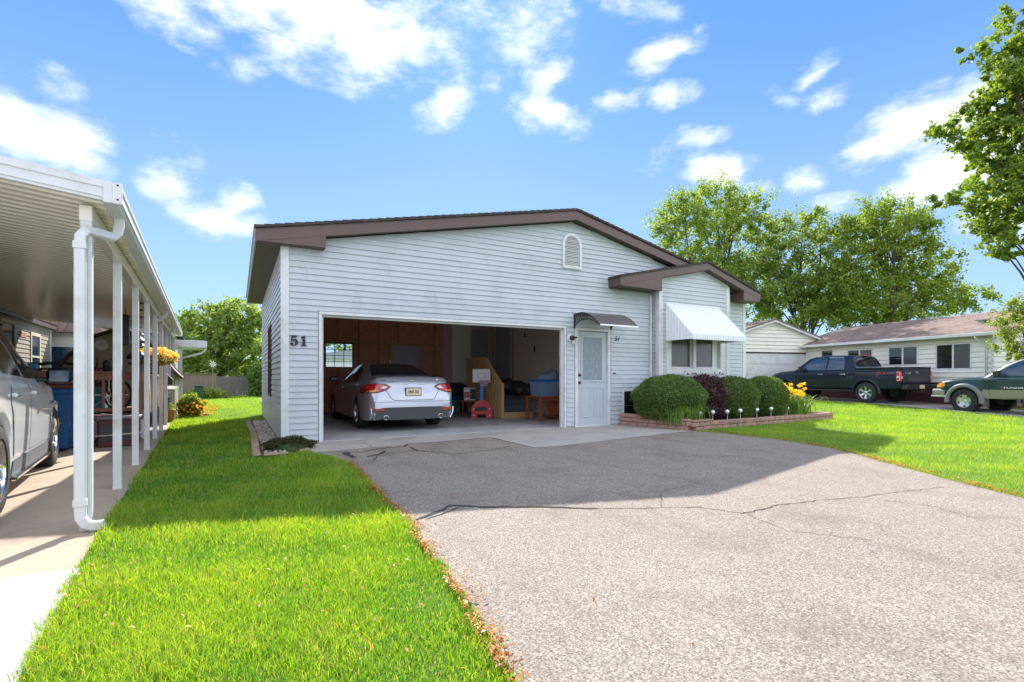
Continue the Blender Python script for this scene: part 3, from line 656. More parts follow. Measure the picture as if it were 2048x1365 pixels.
# door canopy with curved brackets
can = MB(); prof = [(0, 2.42), (-.12, 2.455), (-.28, 2.46), (-.45, 2.42), (-.62, 2.34), (-.76, 2.245), (-.87, 2.15)]
can.grid([[(5.21, y-.012, z), (6.20, y-.012, z)] for y, z in prof]); can.grid([[(5.21, y-.012, z+.005), (6.20, y-.012, z+.005)] for y, z in prof], flip=True)
cano = can.build('door_canopy', 'smoked_poly', house, smooth=True)
for xx in (5.20, 6.21):
    b = MB(); b.bevbox(xx-.018, -.035, 2.14, xx+.018, -.013, 2.46, .004)
    b.tube([(xx, y-.013, z-.004) for y, z in prof], .013, 6); low = [(-.0, 2.18), (-.15, 2.27), (-.32, 2.31), (-.5, 2.30), (-.66, 2.25), (-.8, 2.18)]
    b.tube([(xx, y-.013, z) for y, z in low], .012, 6)
    for k, y in enumerate((-.07, -.14, -.21, -.28, -.36, -.45)): b.tube([(xx, y-.013, 2.455-k*.008-.02*(k > 4)), (xx, y-.025, 2.40-k*.012), (xx, y+.0, 2.33-k*.004), (xx, y+.035, 2.235+min(k, 3)*.018)], .009, 5)
    b.build('bracket', 'black_metal', cano, smooth=True)
MB().box(5.20, -.905, 2.132, 6.21, -.88, 2.156).build('front_rail', 'chrome', cano)
# ------------------------------------------------------------------ garage inside
osb = MB()
osb.box(XL+t+.001, t+.002, .013, XL+t+.012, 2.70, 2.98); osb.box(XL+t+.001, 3.74, .013, XL+t+.012, 6.98, 2.98); osb.box(XL+t+.001, 2.7001, .013, XL+t+.012, 3.7399, .68); osb.box(XL+t+.001, 2.7001, 2.2, XL+t+.012, 3.7399, 2.98)
for q in ((XL+.14, .013, 1.10, 2.98), (1.101, .013, 1.969, 1.36), (1.101, 2.14, 1.969, 2.98), (1.97, .013, 4.85, 2.98)): osb.box(q[0], 6.975, q[1], q[2], 6.998, q[3])
osb.build('interior_sheathing', 'osb', house)
sdm = MB()
for k in range(9):
    x = -.35+k*.61
    if k in (7,): continue
    if 1.05 < x < 1.95 or 2.95 < x < 4.15:
        sdm.box(x, 6.89, 2.2, x+.04, 6.974, 2.97)
        if x < 1.95: sdm.box(x, 6.89, .02, x+.04, 6.974, 1.33)
    else: sdm.box(x, 6.89, .02, x+.04, 6.974, 2.97)
sdm.box(-.4, 6.88, 2.1401, 4.8, 6.974, 2.199, ); sdm.box(-.4, 6.889, 2.9701, 4.8, 6.974, 2.999)
for k in range(11):
    y = .3+k*.61
    if 2.6 < y < 3.75: continue
    sdm.box(XL+t+.013, y, .02, XL+t+.10, y+.04, 2.97)
sdm.build('wall_studs', 'stud', house)
gw = MB()
for q in ((1.10, 1.36, 1.969, 1.40), (1.10, 2.10, 1.969, 2.139), (1.10, 1.4001, 1.14, 2.0999), (1.93, 1.4001, 1.969, 2.0999)): gw.box(q[0], 6.96, q[1], q[2], 7.13, q[3])
for z in (1.55, 1.735, 1.92): gw.box(1.141, 7.03, z, 1.929, 7.05, z+.018)
for x in (1.39, 1.66): gw.box(x, 7.032, 1.4001, x+.018, 7.048, 2.0999)
gwo = gw.build('rear_window', 'black_metal', house); MB().box(1.141, 7.055, 1.401, 1.929, 7.058, 2.099).build('pane', 'pane', gwo)
bd = MB(); bd.box(3.14, 6.93, .015, 4.02, 6.974, 2.10); bdo = bd.build('rear_door', 'door_gray', house)
bdf = MB(); bdf.box(3.02, 6.92, .015, 3.139, 6.974, 2.1399); bdf.box(4.021, 6.92, .015, 4.15, 6.974, 2.1399); bdf.box(3.139, 6.92, 2.101, 4.021, 6.974, 2.1398); bdf.build('door_casing', 'stud', bdo)
dw = MB(); dw.box(5.12, 6.80, .013, 5.80, 6.999, 2.98); dw.build('white_partition', 'drywall_white', house)
q = MB(); q.lathe([(.16, 0), (.165, .01), (.15, .02)], 24, Matrix.Translation((5.42, 6.795, 2.68)) @ Matrix.Rotation(R(90), 4, 'X')); q.lathe([(.10, 0), (.095, .012)], 20, Matrix.Translation((5.42, 6.795, 2.68)) @ Matrix.Rotation(R(90), 4, 'X')); q.build('wall_plaque', 'drywall', house)
MB().box(4.851, 6.93, .013, 5.119, 6.999, 2.98).build('alcove_panel', 'pinkwall', house)
hd = MB(); hd.box(5.86, 6.90, .6, 6.50, 6.96, 2.72); hd.build('house_door', 'door_gray', house)
q = MB(); q.box(6.501, 6.88, .6, 6.60, 6.998, 2.98); q.box(5.801, 6.88, .6, 5.859, 6.998, 2.98); q.box(5.859, 6.89, 2.721, 6.501, 6.998, 2.98); q.build('house_door_casing', 'pinkwall', house)
rwl = MB(); rwl.box(6.70, 2.6, .013, 6.80, 6.88, 2.98); rwl.box(6.701, .13, .013, 6.80, 2.599, 2.98); rwl.build('interior_side_wall', 'drywall', house)
MB().box(6.66, 5.3, 0.02, 6.699, 5.45, 2.97).build('wall_post', 'pinkwall', house)
MB().box(6.65, 5.6, .6, 6.698, 6.6, 2.9).build('dark_shelf_unit', 'door_gray', house)
MB().box(XL+t+.001, t+.001, 3.0, 6.80, 6.999, 3.03).build('garage_ceiling', 'drywall', house)
q = MB(); q.box(XL+t+.02, t+.001, .013, 4.98, t+.012, .0131); 
for x, z in ((6.69, 2.6),): pass
MB().box(6.69, 4.62, 2.35, 6.699, 4.70, 2.47).build('switch_plate', 'black_metal', house); MB().box(6.69, 4.05, 1.85, 6.699, 4.12, 2.02).build('switch_plate', 'black_metal', house)
op = MB(); op.bevbox(2.6, 2.2, 2.72, 2.95, 2.9, 2.95, .02); op.build('door_opener', 'yellow_cream', house)
MB().box(2.76, .2, 2.90, 2.80, 2.2, 2.94).build('opener_rail', 'metal_gray', house)
# ================================================================== THINGS IN THE GARAGE
# stairs with slatted pine rail
s = thing('garage_stairs', 'pine slatted stair rail with dark carpeted steps up to the house door inside the garage', 'stairs', (4.8, 2.6, .013))
b = MB()
for k in range(4): b.box(.06, .12+k*.27, 0, 1.0, 3.4 if k == 3 else .39+k*.27, .155*(k+1)) if k == 3 else b.box(.06, .12+k*.27, 0, 1.0, .39+k*.27, .155*(k+1))
b.build('steps', 'carpet', s); MB().box(.06, .09, 0, 1.0, .1199, .15).build('bottom_riser', 'pine', s)
b = MB()
def railz(y): return .90 + (1.62-.90)*min(1, y/.95)
y = .06
while y < 2.15:
    z = railz(y); b.bevbox(-.035, y, .02, -.012, y+.055, z, .004); y += .105
b.build('slats', 'pine', s)
MB().prism([(.06, 0), (2.15, 0), (2.15, 1.55), (.95, 1.52), (.06, .84)], .0, .02, 'x').build('back_panel', 'stud', s)
b = MB(); b.bar((-.0, 0, .86), (-.0, .95, 1.57), .05, .09); b.bar((0, .95, 1.57), (0, 2.2, 1.60), .05, .09); b.bevbox(-.03, -.04, 0, .05, .05, .92, .005); b.bevbox(.001, 2.15, 0, .08, 2.24, 1.64, .005); b.build('handrail', 'pine', s)
# toy basketball hoop
s = thing('toy_basketball_hoop', 'red and blue toy basketball hoop with white backboard in front of the stair rail', 'toy hoop', (4.48, 3.15, .013), -.42)
b = MB(); prof = [(-.27, 0), (-.12, 0), (-.10, .10), (.10, .10), (.12, 0), (.27, 0), (.27, .28), (.16, .42), (.05, .47), (-.05, .47), (-.16, .42), (-.27, .28)]
b.prism(prof, -.10, -.02, 'y'); b.prism([(-.25, 0), (-.17, 0), (-.10, .3), (.10, .3), (.17, 0), (.25, 0), (.24, .2), (.12, .38), (-.12, .38), (-.24, .2)], -.019, .30, 'y'); b.build('base', 'toy_red', s)
b = MB(); 
for x, z in ((-.21, .07), (.21, .07), (-.21, .24), (.21, .24)): b = MB(); b.lathe([(0, .006), (.018, .005), (.02, 0)], 10, Matrix.Translation((x, -.101, z)) @ Matrix.Rotation(R(90), 4, 'X')); b.build('bolt', 'white_plastic', s)
b = MB(); b.prism([(-.17, .18), (.16, .20), (.15, .27), (.08, .30), (-.12, .28), (-.18, .23)], -.106, -.1005, 'y'); de = b.build('decal', 'black_plastic', s)
b = MB(); b.bevbox(-.05, -.05, .42, .06, .03, .98, .02); b.build('pole', 'toy_blue', s)
b = MB(); b.bevbox(-.24, -.09, .93, .23, -.055, 1.29, .012); bo = b.build('backboard', 'white_plastic', s)
b = MB()
for q in ((-.09, 1.05, .10, 1.058), (-.09, 1.172, .10, 1.18), (-.09, 1.0581, -.082, 1.1719), (.092, 1.0581, .10, 1.1719)): b.box(q[0], -.094, q[1], q[2], -.0905, q[3])
b.build('target_square', 'toy_red', bo)
b = MB(); b.tube([(.06+.12*math.cos(a), -.23+.12*math.sin(a), .97) for a in np.linspace(0, 2*PI, 20)], .009, 6); b.box(-.07, -.12, .96, .20, -.0905, .985); ri = b.build('rim', 'toy_red', s)
b = MB()
for k in range(10):
    a, a2 = 2*PI*k/10, 2*PI*(k+1)/10
    for d in (a2, 2*a-a2): b.tube([(.06+.12*math.cos(a), -.23+.12*math.sin(a), .965), (.06+.07*math.cos(d), -.23+.07*math.sin(d), .84)], .004, 4)
b.build('net', 'white_plastic', ri)
# bins, bag, stool, boxes
s = thing('teal_bin', 'teal plastic bin with lighter lid near the white wall at the back of the garage', 'bin', (4.45, 5.0, .013))
MB().bevbox(-.17, -.14, 0, .17, .14, .42, .03).build('tub', 'teal_plastic', s); MB().bevbox(-.20, -.17, .4201, .20, .17, .52, .02).build('lid', 'blue_plastic', s)
s = thing('black_bag', 'bulging black bin bag in a dark container behind the teal bin', 'bag', (4.75, 5.6, .013))
b = MB(); b.lathe([(0, 0), (.24, 0), (.27, .4), (.32, .6), (.30, .8), (.2, .9), (.08, .86), (0, .88)], 18); b.v = [(x+.05*math.sin(9*z+4*x), y, z) for x, y, z in b.v]; b.build('bag_body', 'black_plastic', s, smooth=True)
s = thing('side_stool', 'dark wooden stool beside the toy hoop with a red and white box on it', 'stool', (4.45, 4.1, .013))
MB().bevbox(-.2, -.18, .38, .3, .2, .42, .01).build('seat', 'table_wood', s)
for x, y in ((-.18, -.16), (.25, -.16), (-.18, .15), (.25, .15)): MB().box(x, y, 0, x+.04, y+.04, .3799).build('leg', 'table_wood', s)
s = thing('speaker_box', 'red and white printed carton standing on the dark stool', 'carton', (4.55, 4.1, .4335), -.3)
MB().bevbox(-.16, -.1, 0, .16, .12, .36, .006).build('carton_body', 'white_plastic', s); MB().box(-.159, -.104, .08, .0, -.1005, .24).build('red_band', 'toy_red', s)
b = MB(); b.box(.01, -.104, .04, .158, -.1005, .32); b.build('black_panel', 'black_plastic', s); b = MB(); b.lathe([(.045, 0), (.05, .004), (.06, 0)], 18, Matrix.Translation((.085, -.1055, .15)) @ Matrix.Rotation(R(90), 4, 'X')); b.build('ring', 'metal_gray', s)
s = thing('wooden_table', 'red brown wooden table with square legs just inside the right side of the garage door', 'table', (5.33, 1.5, .013))
MB().bevbox(-.1, -.05, .56, 1.3, .7, .60, .008).build('tabletop', 'table_wood', s); MB().box(-.06, -.02, .48, 1.26, .0, .5599).build('apron_rail', 'table_wood', s)
for x, y in ((-.08, -.03), (1.21, -.03), (-.08, .6), (1.21, .6)): MB().bevbox(x, y, 0, x+.07, y+.07, .5599, .005).build('leg', 'table_wood', s)
b = MB(); b.bevbox(.2, .1, .12, 1.2, .14, .48, .01); b.bevbox(.5, .2, .02, 1.0, .6, .3, .01); b.build('lower_shelf', 'table_wood', s)
for k, (x, z, lab) in enumerate(((-.08, .614, 'blue plastic storage tub on the left of the wooden table, larger in view'), (.52, .614, 'blue plastic storage tub on the wooden table next to the door jamb'))):
    s = thing('storage_tub', lab, 'tub', (5.42+x, 1.55, z), 0, 'storage tubs on the wooden table')
    b = MB(); b.v = []; b.add([(0,.02,0),(.5,.02,0),(.5,.48,0),(0,.48,0),(-.03,0,.36),(.53,0,.36),(.53,.5,.36),(-.03,.5,.36)], [(3,2,1,0),(0,1,5,4),(1,2,6,5),(2,3,7,6),(3,0,4,7)]); b.build('tub_body', 'clear_tub', s)
    MB().bevbox(-.05, -.02, .3601, .55, .52, .40, .01).build('lid', 'teal_plastic' if k else 'toy_blue', s)
    b = MB(); b.bevbox(.05, .08, .02, .42, .42, .28, .05); b.build('contents', 'white_plastic' if k else 'blue_plastic', s)
s = thing('clear_bag', 'crumpled translucent bag slumped on top of the storage tubs', 'bag', (5.75, 1.8, 1.02)); s.scale = (.72, .8, .8)
b = MB(); b.lathe([(0, 0), (.40, 0), (.42, .1), (.34, .2), (.2, .26), (0, .28)], 20); b.v = [(x*(1+.2*math.sin(7*y)), y*.6, z*(1+.25*math.sin(6*x))) for x, y, z in b.v]; b.build('bag_body', 'clear_tub', s, smooth=True)
s = thing('dark_pile', 'heap of dark coats and bags piled on the carpeted steps', 'pile', (5.45, 3.6, .64))
b = MB(); 
for (x, y, z, r) in ((0, 0, .15, .35), (.35, -.2, .1, .3), (.6, -.4, .05, .3), (-.1, .5, .25, .3)):
    b.lathe([(0, -r*.6), (r*.7, -r*.5), (r, 0), (r*.75, r*.5), (r*.3, r*.72), (0, r*.7)], 14, Matrix.Translation((x, y, z)))
b.v = [(x+.04*math.sin(20*y+9*z), y+.04*math.sin(17*x), z+.03*math.sin(15*x+11*y)) for x, y, z in b.v]; b.build('coats', 'black_plastic', s, smooth=True)
s = thing('roof_tool_rack', 'dark wooden bar hanging near the top right of the garage wall', 'rack', (6.3, 3.2, 2.43)); MB().bevbox(-.45, -.03, 0, .35, .03, .07, .01).build('bar', 'maroon', s); b = MB(); b.tube([(-.3, 0, .07), (-.3, 0, .56)], .01); b.tube([(.2, 0, .07), (.2, 0, .56)], .01); b.build('hanger', 'metal_gray', s)
s = thing('garden_tools', 'long handled tools leaning in the corner behind the silver sedan', 'tools', (4.35, 6.3, .013))
MB().tube([(0, 0, 0), (.05, .5, 1.5)], .014).build('handle', 'stud', s); MB().tube([(.15, 0, 0), (.25, .52, 1.35)], .014).build('handle', 'stud', s); b = MB(); b.bevbox(-.1, -.1, 0, .1, .1, .3, .03); b.bevbox(.14, .3, .6, .34, .5, .95, .05); b.build('tool_head', 'black_metal', s)
# ================================================================== PLANTER
ptl = thing('retaining_wall', 'low reddish concrete block planter wall round the foundation shrubs', 'retaining wall')
wall_pts = [(6.50, -.06), (6.88, -1.68), (7.6, -1.60), (9.5, -1.50), (11.2, -1.42), (12.55, -1.32)]
b = MB()
def course(mb, pts, z0, h, off, bl=.235):
    # lay blocks along a polyline
    P = [Vector((x, y, 0)) for x, y in pts]; seg = [(P[i+1]-P[i]).length for i in range(len(P)-1)]; tot = sum(seg); s = off
    def at(d):
        d = min(max(d, 0), tot-1e-4)
        for i, l in enumerate(seg):
            if d <= l: return P[i].lerp(P[i+1], d/l), (P[i+1]-P[i]).normalized()
            d -= l
        return P[-1], (P[-1]-P[-2]).normalized()
    while s < tot:
        L_ = bl*random.uniform(.75, 1.15); a, d = at(s); e, _ = at(min(s+L_-.008, tot)); d = (e-a).normalized() if (e-a).length > .05 else d
        ang = math.atan2(d.y, d.x); j = random.uniform(-.008, .008); n_ = MB(); ln = (e-a).length
        if ln > .05:
            n_.bevbox(0, -.08+j, z0+.003, ln, .10+j, z0+h-.004+random.uniform(-.003, .003), .012)
            Mx = Matrix.Translation((a.x, a.y, 0)) @ Matrix.Rotation(ang, 4, 'Z'); mb.add([Mx @ Vector(v) for v in n_.v], n_.f)
        s += L_
left_leg = wall_pts[:2]; front_leg = wall_pts[1:]
course(b, left_leg, 0, .09, 0); course(b, left_leg, .09, .09, -.1); course(b, [(6.50, -.06), (6.66, -.75)], .18, .09, 0); course(b, [(6.62, -.55), (6.88, -1.68)], .18, .05, 0)
course(b, front_leg, -.02, .09, .1); course(b, front_leg, .07, .09, 0); course(b, front_leg[:2], .16, .045, .05)
course(b, [(12.55, -1.32), (12.0, -.15), (11.2, -.1)], 0, .09, 0); course(b, [(12.5, -1.2), (11.9, -.1), (10.9, -.02)], .09, .08, 0)
course(b, [(7.75, -.35), (8.7, -.38)], .08, .10, 0); course(b, [(8.6, -.36), (11.0, -.30)], .10, .12, 0, .33)
b.build('block_courses', 'brick_block', ptl, autos=30)
MB().prism([(6.6, -.05), (6.95, -1.58), (7.6, -1.5), (9.5, -1.4), (11.2, -1.32), (12.4, -1.22), (11.95, -.2), (10.8, -.05)], -.02, .10, 'z').build('planting_bed', 'mulch', ptl)
def blob_pts(n, c, r, shell=.12, flat=2.3, bumps=.05, low=-1):
    d = rng.normal(size=(n, 3)); d /= np.linalg.norm(d, axis=1)[:, None]
    k = (np.abs(d)**flat).sum(1)**(-1/flat); d = d*k[:, None]
    u = d*4.0; w = 1 + bumps*(np.sin(u[:, 0]*1.7+c[0])+np.sin(u[:, 1]*2.1+c[1]*3)+np.sin(u[:, 2]*1.9+c[0]*2))*.6
    f = 1 - shell*rng.random(n)**2 + .022*rng.normal(size=n) + .05*(rng.random(n) < .02)
    P = d*(w*f)[:, None]*np.array(r) + np.array(c); return P[P[:, 2] > low]
def shrub(name, label, c, r, n, matn, size, core, flat=2.3, **k):
    t = thing(name, label, 'shrub', (c[0], c[1], 0), 0, k.pop('group', None))
    P = blob_pts(n, (0, 0, c[2]), r, flat=flat, low=.08, **k); leaves('foliage', P, size, matn, t, aspect=.5)
    b = MB(); q = blob_pts(10, (0, 0, 0), (1, 1, 1)); rows = []
    for i in range(9):
        a = -PI/2 + PI*i/8; rr = math.copysign(abs(math.cos(a))**(2/flat), 1); zz = math.copysign(abs(math.sin(a))**(2/flat), math.sin(a))
        rows.append([(r[0]*.86*rr*math.cos(p), r[1]*.86*rr*math.sin(p), c[2]+r[2]*.86*zz) for p in np.linspace(0, 2*PI, 17)])
    b.grid(rows); b.build('inner_twigs', core, t)
    b = MB(); 
    for k_ in range(5): a = k_*1.3; b.tube([(0, 0, -.02), (.12*math.cos(a), .12*math.sin(a), .3)], .02, 5)
    b.build('stem', 'bark', t); return t
mat('twig_dark', (.035, .055, .018), .9, var=.3, vs=9); mat('twig_purple', (.02, .009, .011), .9, var=.3)
shrub('round_shrub', 'large clipped round green shrub nearest the white entry door', (7.18, -.85, .60), (.80, .70, .51), 34000, 'yew_leaf', .036, 'twig_dark', 2.25, group='clipped green shrubs in the planter')
shrub('purple_shrub', 'dark purple leaved shrub between the big green shrub and the middle one', (8.42, -.72, .58), (.50, .5, .50), 11000, 'purple_leaf', .045, 'twig_purple', 2.4, bumps=.1)
shrub('round_shrub', 'middle clipped green shrub below the awning window', (9.30, -.80, .58), (.64, .60, .50), 24000, 'yew_leaf', .036, 'twig_dark', 2.2, group='clipped green shrubs in the planter')
shrub('round_shrub', 'right hand clipped green shrub next to the yellow daylilies', (10.42, -.85, .58), (.60, .58, .50), 22000, 'yew_leaf', .036, 'twig_dark', 2.2, group='clipped green shrubs in the planter')
# purple sprigs rising over the shrub
pp = [o for o in bpy.data.objects if o.name.startswith('purple_shrub')][0]
P = []
for k in range(14):
    a = rng.uniform(-.4, .35), rng.uniform(-.3, .3)
    for i in range(14): z = .95 + .32*i/14*rng.uniform(.5, 1.0); P.append((a[0]+rng.normal()*.03, a[1]+rng.normal()*.03, z))
leaves('sprigs', np.array(P), .055, 'purple_leaf', pp)
def straps(name, n, h, spread, w, matn, parent, r0=.12, arch=.8):
    V = []; F = []; var = []
    for k in range(n):
        a = rng.uniform(0, 2*PI); hh = h*rng.uniform(.6, 1.1); out = spread*rng.uniform(.3, 1.1); bx, by = rng.normal()*r0, rng.normal()*r0
        d = np.array([math.cos(a), math.sin(a)]); s_ = np.array([-d[1], d[0]])*w*.5*rng.uniform(.7, 1.2); base = len(V); ns = 6; v = rng.uniform(0, .9)
        for i in range(ns+1):
            t = i/ns; p = np.array([bx, by]) + d*out*t**1.5; z = hh*(math.sin(min(1, t*1.15)*PI/2) - arch*.5*t**3); ww = (1-t**3)*.95+.05
            V.append((p[0]-s_[0]*ww, p[1]-s_[1]*ww, max(z, .01))); V.append((p[0]+s_[0]*ww, p[1]+s_[1]*ww, max(z, .01))); var += [v, v]
        for i in range(ns): F.append([base+2*i, base+2*i+1, base+2*i+3, base+2*i+2])
    return np_mesh(name, np.array(V), np.array(F), matn, parent, np.array(var))
t = thing('strap_leaf_plant', 'clump of long arching green leaves in front of the large round shrub', 'plant', (7.12, -1.40, .1)); straps('leaf_blades', 110, .46, .34, .016, 'strap_leaf', t, .16); 
c2 = straps('leaf_blades', 80, .42, .3, .016, 'strap_leaf', t, .12); c2.location = (-.36, .0, 0)
t = thing('daylily_clump', 'yellow flowering daylily clump at the right end of the planter', 'flowers', (11.35, -.95, .1)); straps('leaf_blades', 320, .62, .62, .022, 'strap_leaf', t, .24)
P = []; stems = MB()
for k in range(52):
    x, y, z = rng.normal()*.26, rng.normal()*.22, rng.uniform(.42, .80); stems.tube([(x*.4, y*.4, 0), (x, y, z)], .004, 4)
    for i in range(9): a = i*2*PI/9; P.append((x+.035*math.cos(a), y+.035*math.sin(a), z+.02+.02*rng.normal()))
stems.build('stems', 'utility_green', t); leaves('blossoms', np.array(P), .085, 'yellow_petal', t, aspect=.55)
# glass globe stake lights
GL = [(1396,838),(1424,836),(1450,834),(1474,832),(1504,830),(1533,828),(1563,827),(1592,826),(1619,822),(1642,820)]
gx = [7.40, 7.86, 8.38, 8.86, 9.50, 10.08, 10.76, 11.36, 11.98, 12.40]; gy = [-1.47, -1.43, -1.40, -1.37, -1.33, -1.30, -1.27, -1.22, -1.02, -.80]
ordn = ['first', 'second', 'third', 'fourth', 'fifth', 'sixth', 'seventh', 'eighth', 'ninth', 'tenth']; proto = None
for k in range(10):
    lab = '%s glass globe stake light from the driveway end of the planter wall' % ordn[k]
    if proto is None:
        proto = thing('globe_light', lab, 'garden light', (gx[k], gy[k], .1), 0, 'globe stake lights along the planter')
        b = MB(); b.tube([(0, 0, -.1), (0, 0, .17)], .009, 8); b.build('stake', 'metal_gray', proto, smooth=True)
        b = MB(); b.lathe([(0, .165)] + [(.05*math.sin(a), .22-.05*math.cos(a)) for a in np.linspace(.3, PI, 12)], 18); b.build('globe', 'crackle', proto, smooth=True) if 'crackle' in M else None
        if 'crackle' not in M:
            m, N, L, B = newmat('crackle'); B.inputs['Base Color'].default_value = (.75, .77, .78, 1); B.inputs['Roughness'].default_value = .12; B.inputs['Metallic'].default_value = .5; nn = noise(N, L, 60, 3); bump(N, L, B, nn.outputs['Fac'], .8, .01)
            b.build('globe', 'crackle', proto, smooth=True)
        b = MB(); b.lathe([(.0, .155), (.022, .155), (.022, .18), (0, .18)], 12); b.build('collar', 'metal_gray', proto, smooth=True)
    else: dup(proto, location=(gx[k], gy[k], .1 + random.uniform(-.008, .008)), rotation_euler=(random.uniform(-.06, .06), random.uniform(-.06, .06), 0), label=lab)
# ------------------------------------------------------------------ gravel bed and edging along the garage side
def stones(mb, n, fn, s0, s1):
    for k in range(n):
        x, y = fn(); s = random.uniform(s0, s1); a = random.uniform(0, PI); bm = bmesh.new(); bmesh.ops.create_icosphere(bm, subdivisions=1, radius=s)
        Mx = Matrix.Translation((x, y, s*.3)) @ Matrix.Rotation(a, 4, 'Z') @ Matrix.Diagonal((1, random.uniform(.6, .9), random.uniform(.45, .7), 1))
        for v in bm.verts: v.co *= random.uniform(.85, 1.12)
        mb.add([Mx @ v.co for v in bm.verts], [[v.index for v in f.verts] for f in bm.faces]); bm.free()
MB().prism([(-1.0, -1.25), (-.58, -1.25), (-.58, 5.2), (-.95, 5.2)], -.05, .012, 'z').build('gravel_bed', 'soil', kind='structure')
b = MB(); stones(b, 1500, lambda: (random.uniform(-.86, -.58), random.uniform(-1.15, 5.1)), .012, .032); b.build('river_gravel', 'stone', label='pale rounded gravel beside the garage wall', cat='gravel', kind='stuff', smooth=True)
b = MB(); y = -1.2
while y < 5.1: b.bevbox(-1.0+.02*math.sin(y), y, -.03, -.89+.02*math.sin(y), y+.27, .03+random.uniform(-.004, .006), .012); y += .28
b.bevbox(-.88, -1.24, -.03, -.6, -1.13, .03, .012); b.bevbox(-.40, -1.0, -.03, -.24, -.35, .025, .012)
b.build('edging_border', 'edging_block', label='reddish paver edging along the gravel strip by the garage', cat='edging')
t = thing('low_juniper', 'low brownish green creeping juniper at the front left corner of the garage', 'shrub', (-.50, -.62, 0))
P = blob_pts(9000, (0, 0, .06), (.36, .26, .12), shell=.5, flat=2, bumps=.12, low=.01); leaves('foliage', P, .035, 'juniper_leaf', t, aspect=.3); MB().lathe([(.3, 0), (.26, .08), (.1, .13), (0, .13)], 14).build('inner_twigs', 'twig_dark', t)
# ================================================================== LEFT NEIGHBOUR
def lthing(name, label, cat, x, y, z=0, rot=0, group=None): return thing(name, label, cat, lw(x, y, z), LROT+rot, group)
cp = lthing('carport', 'long white metal carport with slim posts and gutter beside the lawn', 'carport', 0, 0)
CY1 = 13.2
def cz(x): return 2.30 - .1*(x-.21)
b = MB(); x = .12; P = []
# ribbed ceiling: ribs run left-right
y = -.14; rows = []
prof = []
while y < CY1:
    prof += [(y, 0), (y+.035, 0), (y+.045, -.012), (y+.085, -.012), (y+.095, 0)]; y += .13
b.grid([[(.12, yy, cz(.12)+h), (-3.6, yy, cz(-3.6)+h)] for yy, h in prof])
b.add([(.2, -.15, cz(.2)+.10), (-3.6, -.15, cz(-3.6)+.10), (-3.6, CY1, cz(-3.6)+.10), (.2, CY1, cz(.2)+.10)], [(0, 1, 2, 3)]); b.add([(-3.6, -.15, cz(-3.6)), (-3.6, CY1, cz(-3.6)), (-3.6, CY1, cz(-3.6)+.1), (-3.6, -.15, cz(-3.6)+.1)], [(0,1,2,3)])
b.build('ceiling_panels', 'carport_ceiling', cp)
b = MB()   # front fascia with ridged face
fz = [(0, 0), (.018, 0), (.022, .008), (.03, .008), (.034, 0), (.085, 0), (.089, .008), (.1, .008), (.104, 0), (.14, 0)]
b.grid([[(.21, -.16-h, cz(.21)+z), (-3.6, -.16-h, cz(-3.6)+z)] for z, h in fz], flip=True); b.add([(.21, -.16, cz(.21)+.14), (-3.6, -.16, cz(-3.6)+.14), (-3.6, -.12, cz(-3.6)+.14), (.21, -.12, cz(.21)+.14)], [(0,1,2,3)])
b.add([(.21, -.16, cz(.21)), (-3.6, -.16, cz(-3.6)), (-3.6, -.13, cz(-3.6)), (.21, -.13, cz(.21))], [(3,2,1,0)])
b.build('front_fascia', 'white_trim', cp)
b = MB()   # gutter along the side
gzp = [(.125, 2.295), (.20, 2.295), (.21, 2.315), (.222, 2.32), (.222, 2.34), (.212, 2.345), (.215, 2.395), (.225, 2.40), (.225, 2.425), (.213, 2.43), (.16, 2.43)]
b.grid([[(x, -.17, z), (x, CY1, z)] for x, z in gzp]); b.prism([(.125, 2.295), (.20, 2.295), (.222, 2.32), (.225, 2.425), (.213, 2.43), (.125, 2.43)], -.175, -.165, 'y'); b.prism([(.125, 2.295), (.20, 2.295), (.222, 2.32), (.225, 2.425), (.213, 2.43), (.125, 2.43)], CY1, CY1+.01, 'y'); b.build('gutter', 'white_trim', cp)
b = MB(); b.bevbox(.175, -.185, 2.29, .230, -.1651, 2.436, .003); 
b.build('corner_cap', 'white_trim', cp); q = MB()
for z in (2.32, 2.42): q.lathe([(.0, .006), (.006, .004), (.007, 0)], 8, Matrix.Translation((.205, -.186, z)) @ Matrix.Rotation(R(90), 4, 'X'))
q.build('screw', 'black_metal', cp)
b = MB(); b.bevbox(-.030, -.02, 2.185, .045, CY1, 2.296, .004); b.build('header_beam', 'carport_ceiling', cp)
PYS = [0, 1.53, 3.08, 4.60, 6.12, 7.65, 9.15, 10.6, 12.0, 13.0]
for k, y in enumerate(PYS):
    b = MB(); b.bevbox(-.022, y-.033, .005, .044, y+.033, 2.186, .004)
    for z in (): pass
    b.box(-.024, y-.0335, 0, .046, y+.0335, .03)
    for xx in (-.004, .02): b.box(xx, y-.0355, .05, xx+.005, y-.0331, 2.15)
    b.build('post', 'white_trim', cp)
